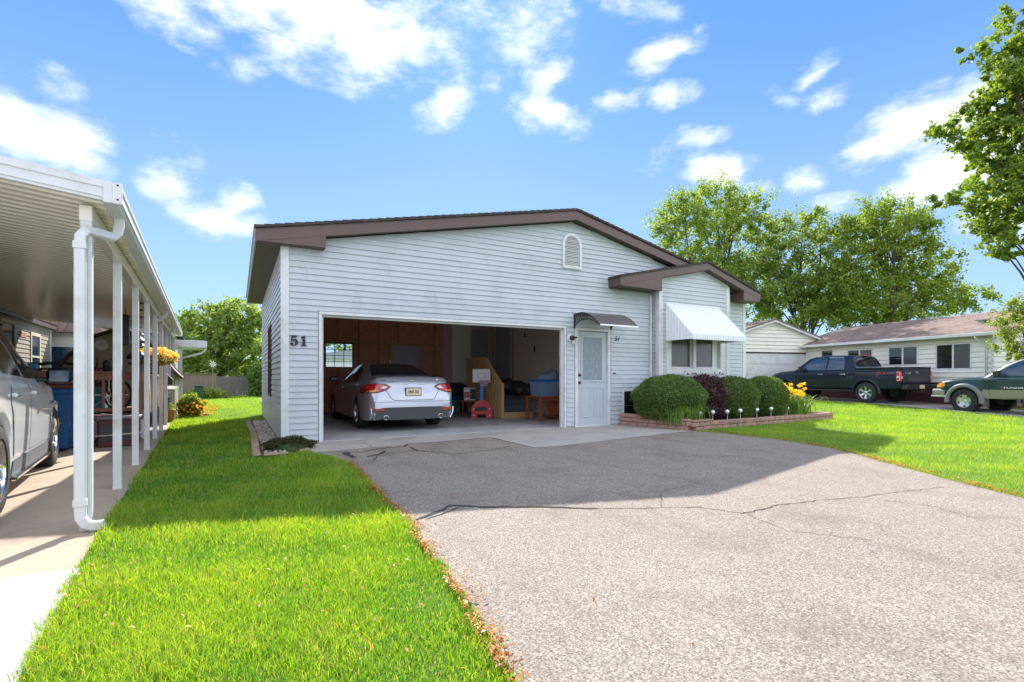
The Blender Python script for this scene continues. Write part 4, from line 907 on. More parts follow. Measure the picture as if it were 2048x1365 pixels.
def spout(y, full=True, tone='white_trim'):
    b = MB(); px_ = -.115
    if full:
        path = [(.165, y+.24, 2.30), (.165, y+.24, 2.24), (.155, y+.22, 2.17), (.13, y+.17, 2.13), (.06, y+.03, 2.12), (.01, y-.05, 2.105), (-.01, y-.074, 2.06), (-.012, y-.078, 2.0), (-.012, y-.078, 1.9), (-.012, y-.078, .17), (-.008, y-.083, .11), (.02, y-.09, .065), (.06, y-.10, .05), (.12, y-.105, .05)]
    else: path = [(.15, y, 2.30), (.15, y, 2.25), (.12, y, 2.18), (.05, y, 2.13), (-.0, y, 2.10)]
    # rectangular pipe
    P = [Vector(p) for p in path]; rows = []
    for i, p in enumerate(P):
        d = (P[min(i+1, len(P)-1)]-P[max(i-1, 0)]).normalized(); w = Vector((0, 1, 0)); w = (w-d*w.dot(d)).normalized(); u = d.cross(w)
        a, c = .026, .033; rows.append([p+u*c*sx_+w*a*sy_ for sx_, sy_ in ((-1,-.6),(-.8,-1),(.8,-1),(1,-.6),(1,.6),(.8,1),(-.8,1),(-1,.6),(-1,-.6))])
    b.grid(rows)
    for z in ((1.97, .19) if full else ()): b.bevbox(-.050, y-.110, z, .026, y-.046, z+.05, .004)
    o = b.build('downspout', tone, cp); 
    return o
spout(0); spout(6.5, False); spout(9.8, False)
# house under the carport
lh = lthing('tan_house', 'tan sided neighbour house under the left carport with tall windows', 'house', -3.2, -6)
b = MB(); siding(b, lambda u, z, o: (o, u, z), .45, 2.62, lambda z: 0, lambda z: 21.7, openings=[(17.2, 18.25, .6, 2.45), (19.55, 20.5, 1.0, 2.30)], e=.115, joints=False)
b.box(-7, 0, 0, -.001, 21.68, 2.62); b.build('wall', 'tan_siding', lh)
b = MB(); b.bevbox(-.01, 21.6, .3, .03, 21.72, 2.62, .004); b.build('corner_post', 'white_trim', lh)
b = MB(); b.box(-.06, 0, 2.621, .12, 21.9, 2.66); b.box(.06, 0, 2.52, .15, 21.9, 2.6209); b.build('eave_gutter', 'brown_soffit', lh)
for (a, c, z0, z1) in ((17.2, 18.25, .6, 2.45), (19.55, 20.5, 1.0, 2.30)):
    f = MB()
    for q in ((a, z0, a+.09, z1), (c-.09, z0, c, z1), (a+.091, z0, c-.091, z0+.07), (a+.091, z1-.09, c-.091, z1), (a+.091, (z0+z1)/2-.03, c-.091, (z0+z1)/2+.02)): f.box(.0, q[0], q[1], .035, q[2], q[3])
    fo = f.build('window', 'yellow_cream', lh); MB().box(.005, a+.091, z0+.07, .012, c-.091, z1-.09).build('pane', 'glass_blue', fo)
b = MB(); b.bevbox(.0, 18.6, 2.10, .03, 19.15, 2.24, .01); b.build('wall_ornament', 'terracotta', lh)
b = MB(); b.prism([(-7.3, 2.5), (.15, 2.66), (-3.5, 3.0)], 0, 21.9, 'y'); b.build('roof', 'shingle_dark', lh)
# timber deck
dk = lthing('timber_deck', 'red brown timber deck with rails and lattice skirt under the carport', 'deck', 0, 5.85)
b = MB()
for k in range(22): b.bevbox(-3.15, k*.145, .41, -.12, k*.145+.135, .45, .004)
b.build('deck_boards', 'deck_wood', dk); MB().box(-3.15, -.03, .28, -.12, -.001, .42).build('rim_board', 'deck_wood', dk)
b = MB(); b.bevbox(-3.1, -.02, 1.14, -.15, .08, 1.18, .004); b.bevbox(-3.1, .01, 1.04, -.15, .05, 1.139, .004); b.bevbox(-3.1, .01, .52, -.15, .05, .58, .004)
for x in (-3.1, -2.1, -1.15, -.2): b.bevbox(x-.045, -.01, .451, x+.045, .08, 1.139, .004)
b.build('handrail', 'deck_wood', dk)
b = MB()
for k in range(22): 
    x = -3.0+k*.13
    if min(abs(x-q) for q in (-2.1, -1.15, -.2)) > .07: b.bevbox(x-.02, .012, .581, x+.02, .048, 1.0399, .003)
b.build('balusters', 'deck_wood', dk)
b = MB(); 
for k in range(6): b.bevbox(-.16, .15+k*.5, .451, -.08, .23+k*.5, 1.1, .003)
b.bevbox(-.17, .1, 1.1, -.07, 3.1, 1.14, .004)
for z in (.55, .72, .89): b.bevbox(-.135, .1, z, -.105, 3.1, z+.13, .003)
b.build('side_rail', 'pine', dk)
for (a, c) in ((-.80, -.66), (-.20, -.10)):
    b = MB(); s_ = .05
    z = .0
    for i in range(12):
        for sg in (1, -1):
            z0 = -.05+i*s_*1.0
            p, q = ((a, -.05, z0), (c, -.05, z0+(c-a)*1.0)) if sg > 0 else ((c, -.056, z0), (a, -.056, z0+(c-a)*1.0))
            if min(p[2], q[2]) > 0 and max(p[2], q[2]) < .42: b.bar(p, q, .004, .024)
    b.box(a, -.062, 0, a+.012, -.045, .42); b.box(c-.012, -.062, 0, c, -.045, .42); b.build('lattice', 'white_plastic', dk)
b = MB(); b.bevbox(-.27, -.12, 0, -.18, -.03, 2.18, .005); b.build('tall_post', 'deck_wood', dk)
bx = lthing('deck_box', 'brown plastic storage bench in front of the deck', 'storage box', -.42, 5.45, .006)
MB().bevbox(-.23, -.25, 0, .27, .22, .42, .02).build('box_body', 'maroon', bx); MB().bevbox(-.25, -.27, .4201, .29, .24, .47, .015).build('lid', 'gray_plastic', bx)
b = MB(); b.bevbox(-.2, -.262, .1, .24, -.251, .34, .006); b.build('front_panel', 'dark_trim', bx)
hs = lthing('garden_hose', 'pale garden hose looped across the front of the storage bench', 'hose', -.42, 5.45, .006)
b = MB(); b.tube([(-.5, .1, .22), (-.3, -.29, .18), (0, -.29, .19), (.3, -.29, .21), (.34, .05, .22)], .010, 6); b.build('hose_line', 'yellow_cream', hs, smooth=True)
# wheelie bins
def bin_(x, y, lab, mm, rot=0, s=1):
    t = lthing('wheelie_bin', lab, 'bin', x, y, .006, rot, 'bins beside the deck')
    b = MB(); b.add([(-.25*s,-.26,.05),(.25*s,-.26,.05),(.25*s,.24,.05),(-.25*s,.24,.05),(-.30*s,-.34,.92),(.30*s,-.34,.92),(.30*s,.34,.92),(-.30*s,.34,.92)], [(3,2,1,0),(4,5,6,7),(0,1,5,4),(1,2,6,5),(2,3,7,6),(3,0,4,7)])
    b.bevbox(-.31*s, -.36, .84, .31*s, .36, .90, .01); b.bevbox(.05*s, -.30, .06, .24*s, -.265, .40, .01); b.bevbox(-.27*s, -.325, .45, -.02*s, -.285, .80, .01); b.build('body', mm, t, autos=30)
    b = MB(); b.bevbox(-.32*s, -.38, .921, .32*s, .38, .965, .015); b.bevbox(-.25*s, -.25, .966, .25*s, .25, .985, .01); b.build('lid', 'maroon', t)
    b = MB(); b.tube([(-.22*s, -.345, .43), (.22*s, -.345, .43)], .012, 6); b.build('handle_bar', 'metal_gray', t)
    for xx in (-.27*s, .22*s): b = MB(); b.lathe([(0, 0), (.1, 0), (.1, .05), (0, .05)], 16, Matrix.Translation((xx, .24, .10)) @ Matrix.Rotation(R(90), 4, 'Y')); b.build('wheel', 'rubber', t)
bin_(-1.22, 5.18, 'blue wheelie bin with dark lid between the white SUV and the first post', 'blue_plastic', 0, 1.15); bin_(-.92, 6.75, 'pale blue bin just behind the front white post', 'teal_plastic', 0, .6)
# deck clutter: wind spinner planter, bikes, lantern, clock shed ...
t = lthing('tall_planter', 'tall brown square planter on the deck with a dark metal flower', 'planter', -2.5, 6.9, .45)
MB().bevbox(-.12, -.12, 0, .12, .12, 1.35, .01).build('box', 'deck_wood', t)
b = MB(); b.tube([(0, 0, 1.35), (.06, 0, 1.6), (.02, 0, 1.85), (.12, 0, 2.05)], .012, 6); b.tube([(.05, 0, 1.6), (.2, 0, 1.66), (.3, 0, 1.6)], .01, 6); b.build('stem', 'black_metal', t)
b = MB()
for k in range(6): a = k*PI/3; b.prism([(.28, 1.5), (.28+.09*math.cos(a-.3), 1.5+.09*math.sin(a-.3)), (.28+.14*math.cos(a), 1.5+.14*math.sin(a)), (.28+.09*math.cos(a+.3), 1.5+.09*math.sin(a+.3))], -.01, .01, 'y')
b.build('red_bloom', 'maroon', t); b = MB(); b.prism([(.12, 2.05), (.06, 2.45), (.14, 2.3), (.2, 2.0), (.14, 1.8)], -.01, .01, 'y'); b.prism([(.2, 2.25), (.3, 2.1), (.24, 1.95), (.18, 2.1)], .02, .04, 'y'); b.build('green_leaf', 'utility_green', t)
t = lthing('orange_blower', 'orange garden tool lying on the deck rail', 'tool', -1.75, 5.88, 1.19); b = MB(); b.tube([(-.1, 0, .14), (.12, 0, .03)], [.05, .04], 8); b.build('nozzle', 'orange', t, smooth=True); b = MB(); b.bevbox(.10, -.06, .0, .30, .06, .11, .03); b.build('motor', 'teal_plastic', t)
t = lthing('small_figurine', 'small dark figurine standing on the deck rail', 'figurine', -.62, 5.88, 1.18); b = MB(); b.lathe([(0, 0), (.05, 0), (.04, .08), (.06, .10), (.055, .16), (0, .19)], 12); b.build('figure', 'black_metal', t, smooth=True)
def bicycle(x, y, rot, lab):
    t = lthing('bicycle', lab, 'bicycle', x, y, .45, rot, 'bicycles stored on the deck')
    for xx in (-.5, .5):
        b = MB(); b.tube([(xx+.31*math.cos(a), 0, .33+.31*math.sin(a)) for a in np.linspace(0, 2*PI, 22)], .022, 6); w = b.build('wheel', 'rubber', t, smooth=True)
        b = MB()
        for k in range(8): a = k*PI/4; b.tube([(xx, 0, .33), (xx+.3*math.cos(a), 0, .33+.3*math.sin(a))], .004, 4)
        b.build('spokes', 'chrome', w)
    b = MB(); f = {'bb': (-.05, 0, .30), 'r': (-.5, 0, .33), 's': (-.2, 0, .78), 'h': (.34, 0, .80), 'f': (.5, 0, .33)}
    for p, q in (('bb', 'r'), ('bb', 's'), ('r', 's'), ('s', 'h'), ('bb', 'h'), ('h', 'f')): b.tube([f[p], f[q]], .018, 6)
    b.build('frame', 'maroon', t); b = MB(); b.tube([(.34, -.25, .95), (.34, 0, .92), (.34, .25, .95)], .014, 6); b.tube([(.34, 0, .8), (.34, 0, .92)], .014, 6); b.build('handlebar', 'black_metal', t); MB().bevbox(-.34, -.06, .84, -.10, .06, .89, .02).build('saddle', 'black_plastic', t)
bicycle(-1.15, 6.35, .15, 'dark bicycle just behind the deck rail left of the second post'); bicycle(-.95, 6.75, -.1, 'dark bicycle deeper on the deck right of the second post'); bicycle(-1.5, 7.2, .3, 'bicycle at the back of the deck near the shed wall')
# wind chime towers
def pagoda(x, y, lab, z0, red):
    t = lthing('wind_chime', lab, 'wind chime', x, y, z0, 0, 'hanging ornaments under the carport')
    b = MB(); b.tube([(0, 0, -.05), (0, 0, .95)], .006, 5)
    for k in range(4): r = .05+.03*k; z = .62-k*.10; b.lathe([(0, z+.08), (r*.45, z+.05), (r, z), (r*.4, z+.0), (0, z)], 8)
    b.build('tiers', 'metal_gray', t, smooth=False)
    b = MB(); b.lathe([(0, .12), (.15, .12), (.14, .18), (0, .26)], 14); b.tube([(-.12, 0, .05), (.14, 0, .07)], .02, 5); b.build('bell', 'black_metal', t, smooth=True)
    if red:
        b = MB()
        for k in range(5): b.prism([(-.02, .75+k*.11), (.10, .80+k*.11), (-.02, .82+k*.11)], -.01, .01, 'y')
        b.build('red_spikes', 'maroon', t)
pagoda(-.16, 5.3, 'grey tiered wind chime with red spikes hanging left of the fourth post', 1.25, True)
t = lthing('hanging_lantern', 'dark birdhouse shaped lantern hanging under the carport near the third post', 'lantern', -.45, 6.6, 1.65); b = MB(); b.bevbox(-.06, -.06, 0, .06, .06, .52, .01); b.tube([(0, 0, .52), (0, 0, .66)], .006, 5); b.lathe([(0, .56), (.12, .52), (0, .52)], 8); b.build('lantern_body', 'black_metal', t)
# hanging flower basket
t = lthing('hanging_basket', 'hanging basket of yellow pink and white flowers at the carport edge', 'flower basket', -.02, 6.75, 1.47)
P = blob_pts(2600, (0, 0, -.03), (.30, .30, .13), shell=.4, bumps=.08, low=-2); leaves('foliage', P, .05, 'light_leaf', t); P = blob_pts(1900, (0, 0, .0), (.34, .34, .15), shell=.3, bumps=.1, low=-2); leaves('blossoms', P, .045, 'mixed_petal', t, aspect=.9)
b = MB(); b.lathe([(0, -.14), (.13, -.12), (.2, 0), (0, 0)], 14); b.build('pot', 'black_plastic', t); b = MB(); b.tube([(-.15, 0, 0), (0, 0, .62)], .004, 4); b.tube([(.15, 0, 0), (0, 0, .62)], .004, 4); b.tube([(0, 0, .62), (0, 0, .72)], .005, 4); b.build('hanger', 'metal_gray', t)
# grill, black planter, terracotta pot
t = lthing('barbecue_grill', 'stainless barbecue grill with dark hood at the far end of the carport', 'grill', -.15, 10.3, .006); b = MB(); b.bevbox(-.28, -.2, .12, .24, .25, .78, .01); b.build('cabinet', 'metal_gray', t); b = MB(); b.prism([(-.3, .9), (.26, .9), (.26, 1.02), (.12, 1.18), (-.2, 1.18), (-.3, 1.05)], -.22, .26, 'y'); b.build('hood', 'black_metal', t); MB().bevbox(-.32, -.26, .7801, .40, .26, .88, .01).build('side_shelf', 'chrome', t)
for xx in (-.24, .18): b = MB(); b.lathe([(0, 0), (.06, 0), (.06, .03), (0, .03)], 12, Matrix.Translation((xx, -.1, .06)) @ Matrix.Rotation(R(90), 4, 'Y')); b.build('wheel', 'rubber', t)
t = lthing('black_tall_planter', 'tall tapered black planter standing by the last carport posts', 'planter', -.04, 9.45, .006); b = MB(); b.add([(-.05,-.05,0),(.05,-.05,0),(.05,.05,0),(-.05,.05,0),(-.12,-.12,.62),(.12,-.12,.62),(.12,.12,.62),(-.12,.12,.62)], [(3,2,1,0),(4,5,6,7),(0,1,5,4),(1,2,6,5),(2,3,7,6),(3,0,4,7)]); b.build('vase', 'black_plastic', t)
t = lthing('terracotta_pot', 'terracotta pot with green seedlings near the grill', 'plant pot', .0, 9.95, .006); b = MB(); b.lathe([(0, 0), (.12, 0), (.17, .26), (.18, .30), (.15, .30), (0, .27)], 16); b.build('pot', 'terracotta', t, smooth=True); P = blob_pts(300, (0, 0, .36), (.14, .14, .12), shell=.6, low=.2); leaves('foliage', P, .05, 'light_leaf', t)
# barn shed with clock and double doors
sh = lthing('barn_shed', 'beige barn shaped garden shed with double doors and a round clock', 'shed', -.93, 10.9)
prof = [(-1.25, 0), (1.05, 0), (1.05, 1.15), (.80, 1.55), (.40, 2.0), (-.1, 2.22), (-.6, 2.0), (-1.0, 1.55), (-1.25, 1.15)]
MB().prism(prof, 0, 2.6, 'y').build('shed_body', 'tan_siding', sh)
b = MB(); rp = [(1.22, 1.08), (1.02, 1.30), (.82, 1.62), (.42, 2.07), (-.1, 2.30), (-.62, 2.07), (-1.02, 1.62), (-1.22, 1.30), (-1.42, 1.08)]; b.prism(rp + [(x*.97, z-.05) for x, z in rp[::-1]], -.15, 2.7, 'y'); b.build('shed_roof', 'maroon', sh)
b = MB()
for (a, c) in ((-.95, -.12), (-.10, .70)): b.bevbox(a, -.03, .3, c, -.001, 1.62, .006); b.box(a+.06, -.036, .36, c-.06, -.0301, 1.0); b.box(a+.06, -.036, 1.08, c-.06, -.0301, 1.56)
b.build('double_door', 'tan_siding', sh)
for xx in (-.16, -.06): b = MB(); b.bevbox(xx-.01, -.05, .95, xx+.01, -.0301, 1.1, .003); b.build('handle', 'black_metal', sh)
t = lthing('wall_clock', 'round white clock on the shed gable', 'clock', -1.35, 10.89, 1.86); b = MB(); Mx = Matrix.Rotation(R(90), 4, 'X'); b.lathe([(0, .02), (.12, .02), (.12, 0)], 24, Mx); b.build('dial', 'white_plastic', t); b = MB(); b.lathe([(.115, .021), (.115, .035), (.14, .035), (.14, 0)], 24, Mx); b.build('rim', 'metal_gray', t); b = MB(); b.box(-.004, -.026, 0, .004, -.022, .09); b.box(0, -.026, -.004, .06, -.022, .004); b.build('hands', 'black_metal', t)
# far patio cover and blue-grey house behind
pc = lthing('patio_cover', 'small white patio cover with one post and curved downspout beyond the carport', 'patio cover', -.02, 13.35)
b = MB(); b.box(-2.2, 0, 2.05, .80, 3.2, 2.16); b.build('roof_panel', 'white_trim', pc); b = MB(); b.bevbox(-2.25, -.03, 1.98, .83, -.001, 2.20, .006); b.build('front_fascia', 'white_trim', pc); MB().bevbox(.801, 0, 2.0, .87, 3.2, 2.19, .006).build('gutter', 'white_trim', pc)
MB().bevbox(.12, .05, 0, .23, .16, 2.049, .004).build('post', 'white_trim', pc); b = MB(); b.tube([(.8, .1, 2.0), (.8, .1, 1.9), (.72, .1, 1.82), (.4, .1, 1.72), (.23, .1, 1.66)], .03, 8); b.build('downspout', 'white_trim', pc, smooth=True)
bg_ = lthing('blue_gray_house', 'blue grey sided house edge behind the patio cover', 'house', -2.1, 17.2); b = MB(); siding(b, lambda u, z, o: (u, -o, z), 0, 2.6, lambda z: 0, lambda z: 2.0, joints=False); b.box(.0, .001, 0, 1.99, 4, 2.6); b.build('wall', 'blue_gray_siding', bg_); MB().prism([(-.3, 2.6), (2.2, 2.6), (1, 2.95)], -.3, 4.3, 'y').build('roof', 'shingle_dark', bg_)
# cream house seen under the carport
ch = lthing('cream_house', 'cream house with a wide reflecting window seen beyond the deck', 'house', -7.4, 16.5); b = MB(); siding(b, lambda u, z, o: (u, -o, z), 0, 2.5, lambda z: 0, lambda z: 5.2, openings=[(2.9, 4.9, 1.05, 2.15)], joints=False, e=.12); b.box(0, .001, 0, 5.2, 5, 2.5); b.build('wall', 'cream_siding', ch)
f = MB()
for q in ((2.9, 1.05, 3.0, 2.15), (4.8, 1.05, 4.9, 2.15), (3.001, 1.05, 4.799, 1.15), (3.001, 2.05, 4.799, 2.15)): f.box(q[0], -.04, q[1], q[2], .0, q[3])
fo = f.build('window', 'white_trim', ch); MB().box(3.001, -.02, 1.15, 4.799, -.01, 2.05).build('pane', 'glass_blue', fo); MB().prism([(-.4, 2.5), (5.6, 2.5), (5.6, 2.62), (2.6, 3.3), (-.4, 2.62)], -.4, 5.4, 'y').build('roof', 'shingle_brown', ch, uv=uvroof)
# flowers, utility box, pinwheel
t = lthing('flowering_plants', 'bushy light green plants with orange and yellow flowers at the corner of the slab', 'flowers', .46, 11.9); P = blob_pts(2000, (0, 0, .27), (.30, .32, .32), shell=.7, bumps=.15, low=.02); leaves('foliage', P, .09, 'light_leaf', t); P = blob_pts(190, (.1, -.2, .22), (.5, .4, .24), shell=.6, low=.03); leaves('blossoms', P, .06, 'orange_petal', t, aspect=.9)
t = lthing('border_flowers', 'low yellow green flowering border under the privacy rail', 'flowers', .95, 25.2); P = blob_pts(1200, (0, 0, .25), (.9, .4, .28), shell=.7, bumps=.15, low=.02); leaves('foliage', P, .12, 'light_leaf', t)
t = lthing('utility_box', 'green utility box standing on the grass beyond the flowers', 'utility box', .62, 17.6); MB().bevbox(-.14, -.14, 0, .14, .14, .72, .02).build('cabinet', 'utility_green', t); MB().bevbox(-.16, -.16, .7201, .16, .16, .78, .015).build('cap', 'utility_green', t)
t = lthing('garden_pinwheel', 'white flower shaped pinwheel on a pole in front of the back tree', 'pinwheel', 1.20, 25.2); b = MB(); b.tube([(0, 0, 0), (0, 0, 1.75)], .015, 6); b.build('pole', 'metal_gray', t)
b = MB()
for k in range(9): a = 2*PI*k/9; b.prism([(0, 1.75), (.11*math.cos(a-.2), 1.75+.11*math.sin(a-.2)), (.19*math.cos(a), 1.75+.19*math.sin(a)), (.11*math.cos(a+.2), 1.75+.11*math.sin(a+.2))], -.02, -.01, 'y')
b.build('petals', 'white_plastic', t)
b = MB(); b.bevbox(.2, 11.9, -.02, .9, 12.1, .06, .01); b.v = [lw(*v) for v in b.v]; b.build('edging_border', 'new_concrete', label='pale concrete edging block beside the flower bed', cat='edging')
# ================================================================== VEHICLES
def tab(t, y):
    xs_ = [p[0] for p in t]; return float(np.interp(y, xs_, [p[1] for p in t]))
def smooth_tab(t, y, w=.07): return sum(tab(t, y+d*w)*k for d, k in ((-1, .25), (0, .5), (1, .25)))
def chaikin(P, n=2, r=.25):
    for _ in range(n):
        Q = [P[0]]
        for a, b in zip(P[:-1], P[1:]): Q += [tuple(a[i]*(1-r)+b[i]*r for i in range(2)), tuple(a[i]*r+b[i]*(1-r) for i in range(2))]
        Q.append(P[-1]); P = Q
    return P
def loft(p):
    """p: dict of tables over y (rear 0 -> front L).  returns MB and stations"""
    Ln = p['L']; ys_ = sorted(set([round(v, 3) for v in list(np.arange(0, Ln, .06)) + [Ln, .01, .02, .035, .05, .08, .1, Ln-.01, Ln-.02, Ln-.04, Ln-.08] + p.get('extra', [])]))
    rows = []; sm = p.get('sm', .06)
    for y in ys_:
        g_ = lambda k: smooth_tab(p[k], y, sm if .1 < y < Ln-.1 else .005)
        z0 = g_('z0'); zb = g_('zb'); zt = max(g_('zt'), zb+.01); wl_2 = g_('wl'); wb = g_('wb'); wt = g_('wt'); zs = z0
        for yw in p['wheels']:
            d = abs(y-yw)
            if d < p['ar']: z0 = max(z0, p['wz'] + math.sqrt(p['ar']**2-d*d))
        zm = max(zs+(zb-zs)*.55, z0+.05) if z0 > zs else zs+(zb-zs)*.55; zb2 = max(zb, z0+.10)
        fl = .0
        if z0 > zs+.001: fl = p.get('flare', .012)
        P = [(0, z0), (wl_2*.6, z0), (wl_2-.05, z0), (wl_2-.004+fl, z0+.004), (wl_2+.004+fl, z0+.03), (wb+.012+fl*.5, zm), (wb+.01, zb2-.07), (wb, zb2-.02), (wb-.03, zb2+.004)]
        h = max(.006, zt-zb2); k = min(1, h/.3)
        P += [(wb-.03-(wb-.03-wt)*.5, zb2+h*.5), (wt+.02*k, zb2+h*.82), (wt-.05, zb2+h*.965), (wt*.6, zt+.008), (0, zt+.014)]
        rows.append([(q[0], y, q[1]) for q in chaikin(P, 2)])
    m_ = MB(); n = len(rows[0]); full = [[(x, y, z) for x, y, z in r] + [(-x, y, z) for x, y, z in r[::-1]][1:-1] for r in rows]; k = len(full[0])
    for r in full: m_.v += r
    for i in range(len(full)-1):
        for j in range(k):
            a, b = i*k+j, i*k+(j+1) % k; m_.f.append([a, a+k, b+k, b]); 
            under = (j < 7 or j >= k-7); m_.m.append(1 if under else 0)
    m_.f.append(list(range(k))); m_.m.append(0); m_.f.append([(len(full)-1)*k+j for j in range(k)][::-1]); m_.m.append(0)
    return m_
def bvh_of(m_): return BVHTree.FromPolygons([Vector(v) for v in m_.v], m_.f)
def patch(bvh, poly, axis, off=.004, res=.04, mb=None, side=1, rim=True, mi=0):
    """project a 2D polygon onto the body.  axis 'rear'/'front': (x,z); 'side': (y,z) with side=+-1; 'top': (x,y)"""
    if axis == 'side' and isinstance(poly[0], tuple): pts2 = poly
    pts = [Vector((a, b)) for a, b in poly]; bd = []
    for i in range(len(pts)):
        a, b = pts[i], pts[(i+1) % len(pts)]; n = max(1, int((b-a).length/res))
        for k in range(n): bd.append(a.lerp(b, k/n))
    x0, x1 = min(p.x for p in bd), max(p.x for p in bd); y0, y1 = min(p.y for p in bd), max(p.y for p in bd); ins = []
    nb = len(bd)
    def inside(p):
        c = False
        for i in range(nb):
            a, b = bd[i], bd[(i+1) % nb]
            if (a.y > p.y) != (b.y > p.y) and p.x < (b.x-a.x)*(p.y-a.y)/(b.y-a.y)+a.x: c = not c
        return c
    x = x0+res*.5
    while x < x1:
        y = y0+res*.5
        while y < y1:
            p = Vector((x, y))
            if inside(p) and min((p-q).length for q in bd) > res*.35: ins.append(p)
            y += res
        x += res
    r = geometry.delaunay_2d_cdt(bd+ins, [(i, (i+1) % nb) for i in range(nb)], [], 1, 1e-5)
    V2, E2, F2 = r[0], r[1], r[2]; V = []; ok = []
    for p in V2:
        if axis == 'rear': o_, d_ = Vector((p.x, -3, p.y)), Vector((0, 1, 0))
        elif axis == 'front': o_, d_ = Vector((p.x, 20, p.y)), Vector((0, -1, 0))
        elif axis == 'top': o_, d_ = Vector((p.x, p.y, 5)), Vector((0, 0, -1))
        else: o_, d_ = Vector((5*side, p.x, p.y)), Vector((-side, 0, 0))
        h = bvh.ray_cast(o_, d_)
        if h[0] is None: V.append(None); continue
        n = h[1]; 
        if n.dot(d_) > 0: n = -n
        V.append(h[0] + n*off)
    F2 = [f for f in F2 if all(V[i] is not None for i in f) and inside(sum((V2[i] for i in f), Vector((0, 0)))/len(f))]
    m_ = mb or MB(); o = len(m_.v); nv = len(V)
    m_.v += [tuple(v) if v is not None else (0, 0, 0) for v in V]
    for f in F2: m_.f.append([o+i for i in f]); m_.m.append(mi)
    return m_
def wheel(par, x, y, r, w, rr, ns, side, rimmat='alloy', style=0, ty='rubber'):
    Mx = Matrix.Translation((x, y, r)) @ Matrix.Rotation(R(90)*side, 4, 'Y')
    b = MB(); b.lathe([(rr*.98, -w*.45), (rr*1.02, -w*.5), (r*.90, -w*.5), (r*.985, -w*.42), (r, -w*.3), (r, w*.3), (r*.985, w*.42), (r*.90, w*.5), (rr*1.04, w*.5), (rr*.98, w*.44), (rr*.96, w*.1), (rr*.96, -w*.45)], 40, Mx)
    for k in range(48):   # tread blocks on the shoulder
        a = 2*PI*k/48; 
        for sg in (-1, 1):
            c, s_ = math.cos(a), math.sin(a); t_ = .6*2*PI/48; P = []
            for rr_, zz in ((r*1.004, sg*w*.16), (r*1.004, sg*w*.44)): P += [(rr_*c, rr_*s_, zz), (rr_*math.cos(a+t_), rr_*math.sin(a+t_), zz)]
            b.add([Mx @ Vector(p) for p in P], [(0, 1, 3, 2)])
    wo_ = b.build('wheel', ty, par, smooth=True, autos=40)
    b = MB(); b.lathe([(rr*.97, w*.1), (rr*.97, w*.44), (rr, w*.47), (rr*.95, w*.46), (rr*.90, w*.36), (rr*.88, w*.1)], 36, Mx)
    for k in range(ns):
        a = 2*PI*k/ns
        for d in ((-.10, .10) if style == 1 else (0,)):
            hw0, hw1 = (.05, .032) if style != 2 else (.10, .075); n_ = MB()
            hw0 *= rr/.22*.9; hw1 *= rr/.22*.9
            if style == 1: hw0 *= .45; hw1 *= .6
            n_.add([(0,-hw0,w*.30),(0,hw0,w*.30),(rr*.93,hw1,w*.40),(rr*.93,-hw1,w*.40),(0,-hw0*1.2,w*.14),(0,hw0*1.2,w*.14),(rr*.93,hw1*1.2,w*.22),(rr*.93,-hw1*1.2,w*.22)], [(0,1,2,3),(0,3,7,4),(1,5,6,2),(3,2,6,7)])
            MM = Mx @ Matrix.Rotation(a+d, 4, 'Z'); b.add([MM @ Vector(v) for v in n_.v], n_.f)
    b.lathe([(rr*.26, w*.2), (rr*.26, w*.36), (rr*.2, w*.40), (0, w*.41)], 20, Mx); b.build('rim', rimmat, wo_, autos=35)
    b = MB(); b.lathe([(rr*.95, w*.02), (0, w*.02)], 24, Mx); b.build('brake_disc', 'dark_trim', wo_)
def mirror_poly(P): return [(-x, z) for x, z in P][::-1]
def seam(bvh, pts, axis, side, w=.012, off=.003, mb=None):
    m_ = mb or MB()
    for a, b in zip(pts[:-1], pts[1:]):
        a, b = Vector(a), Vector(b); d = (b-a).normalized()*w/2; n = Vector((-d.y, d.x)); patch(bvh, [tuple(a-n), tuple(b-n), tuple(b+n), tuple(a+n)], axis, off, .08, m_, side)
    return m_
# ------------------------------------------------------------------ silver sedan in the garage
car = thing('silver_sedan', 'silver four door sedan parked nose in inside the garage, plate DKR 261', 'car', (1.90, .86, .013)); car.scale = (1, 1, .975)
p = dict(L=4.9, wheels=(1.12, 3.94), ar=.365, wz=.33,
 z0=[(0,.34),(.15,.23),(.5,.22),(1.5,.19),(3.4,.19),(4.6,.2),(4.9,.3)],
 zb=[(0,.60),(.04,.72),(.12,.88),(.25,.94),(1,.95),(2.5,.92),(3.6,.90),(4.5,.76),(4.85,.6),(4.9,.5)],
 zt=[(0,.62),(.03,.78),(.07,.92),(.12,1.03),(.16,1.09),(.22,1.105),(.5,1.10),(.78,1.12),(1.2,1.29),(1.7,1.415),(2.2,1.44),(2.7,1.41),(3.1,1.26),(3.6,1.02),(3.75,.98),(4.5,.82),(4.85,.65),(4.9,.52)],
 wl=[(0,.78),(.12,.86),(.4,.9),(4.2,.9),(4.7,.8),(4.9,.62)], wb=[(0,.76),(.1,.84),(.3,.88),(.7,.905),(4.0,.895),(4.6,.78),(4.9,.6)],
 wt=[(0,.70),(.2,.72),(.6,.68),(.9,.62),(1.4,.57),(1.8,.565),(2.7,.56),(3.2,.62),(3.7,.72),(4.6,.6),(4.9,.45)], extra=[.13, .15, .17, .19, .21, .25, .3], sm=.04)
cb = loft(p); bv = bvh_of(cb); body = cb.build('body', ['silver_paint', 'black_plastic'], car, smooth=True, autos=38)
glz = [(-.60,1.105),(-.49,1.35),(-.42,1.385),(.42,1.385),(.49,1.35),(.60,1.105)]
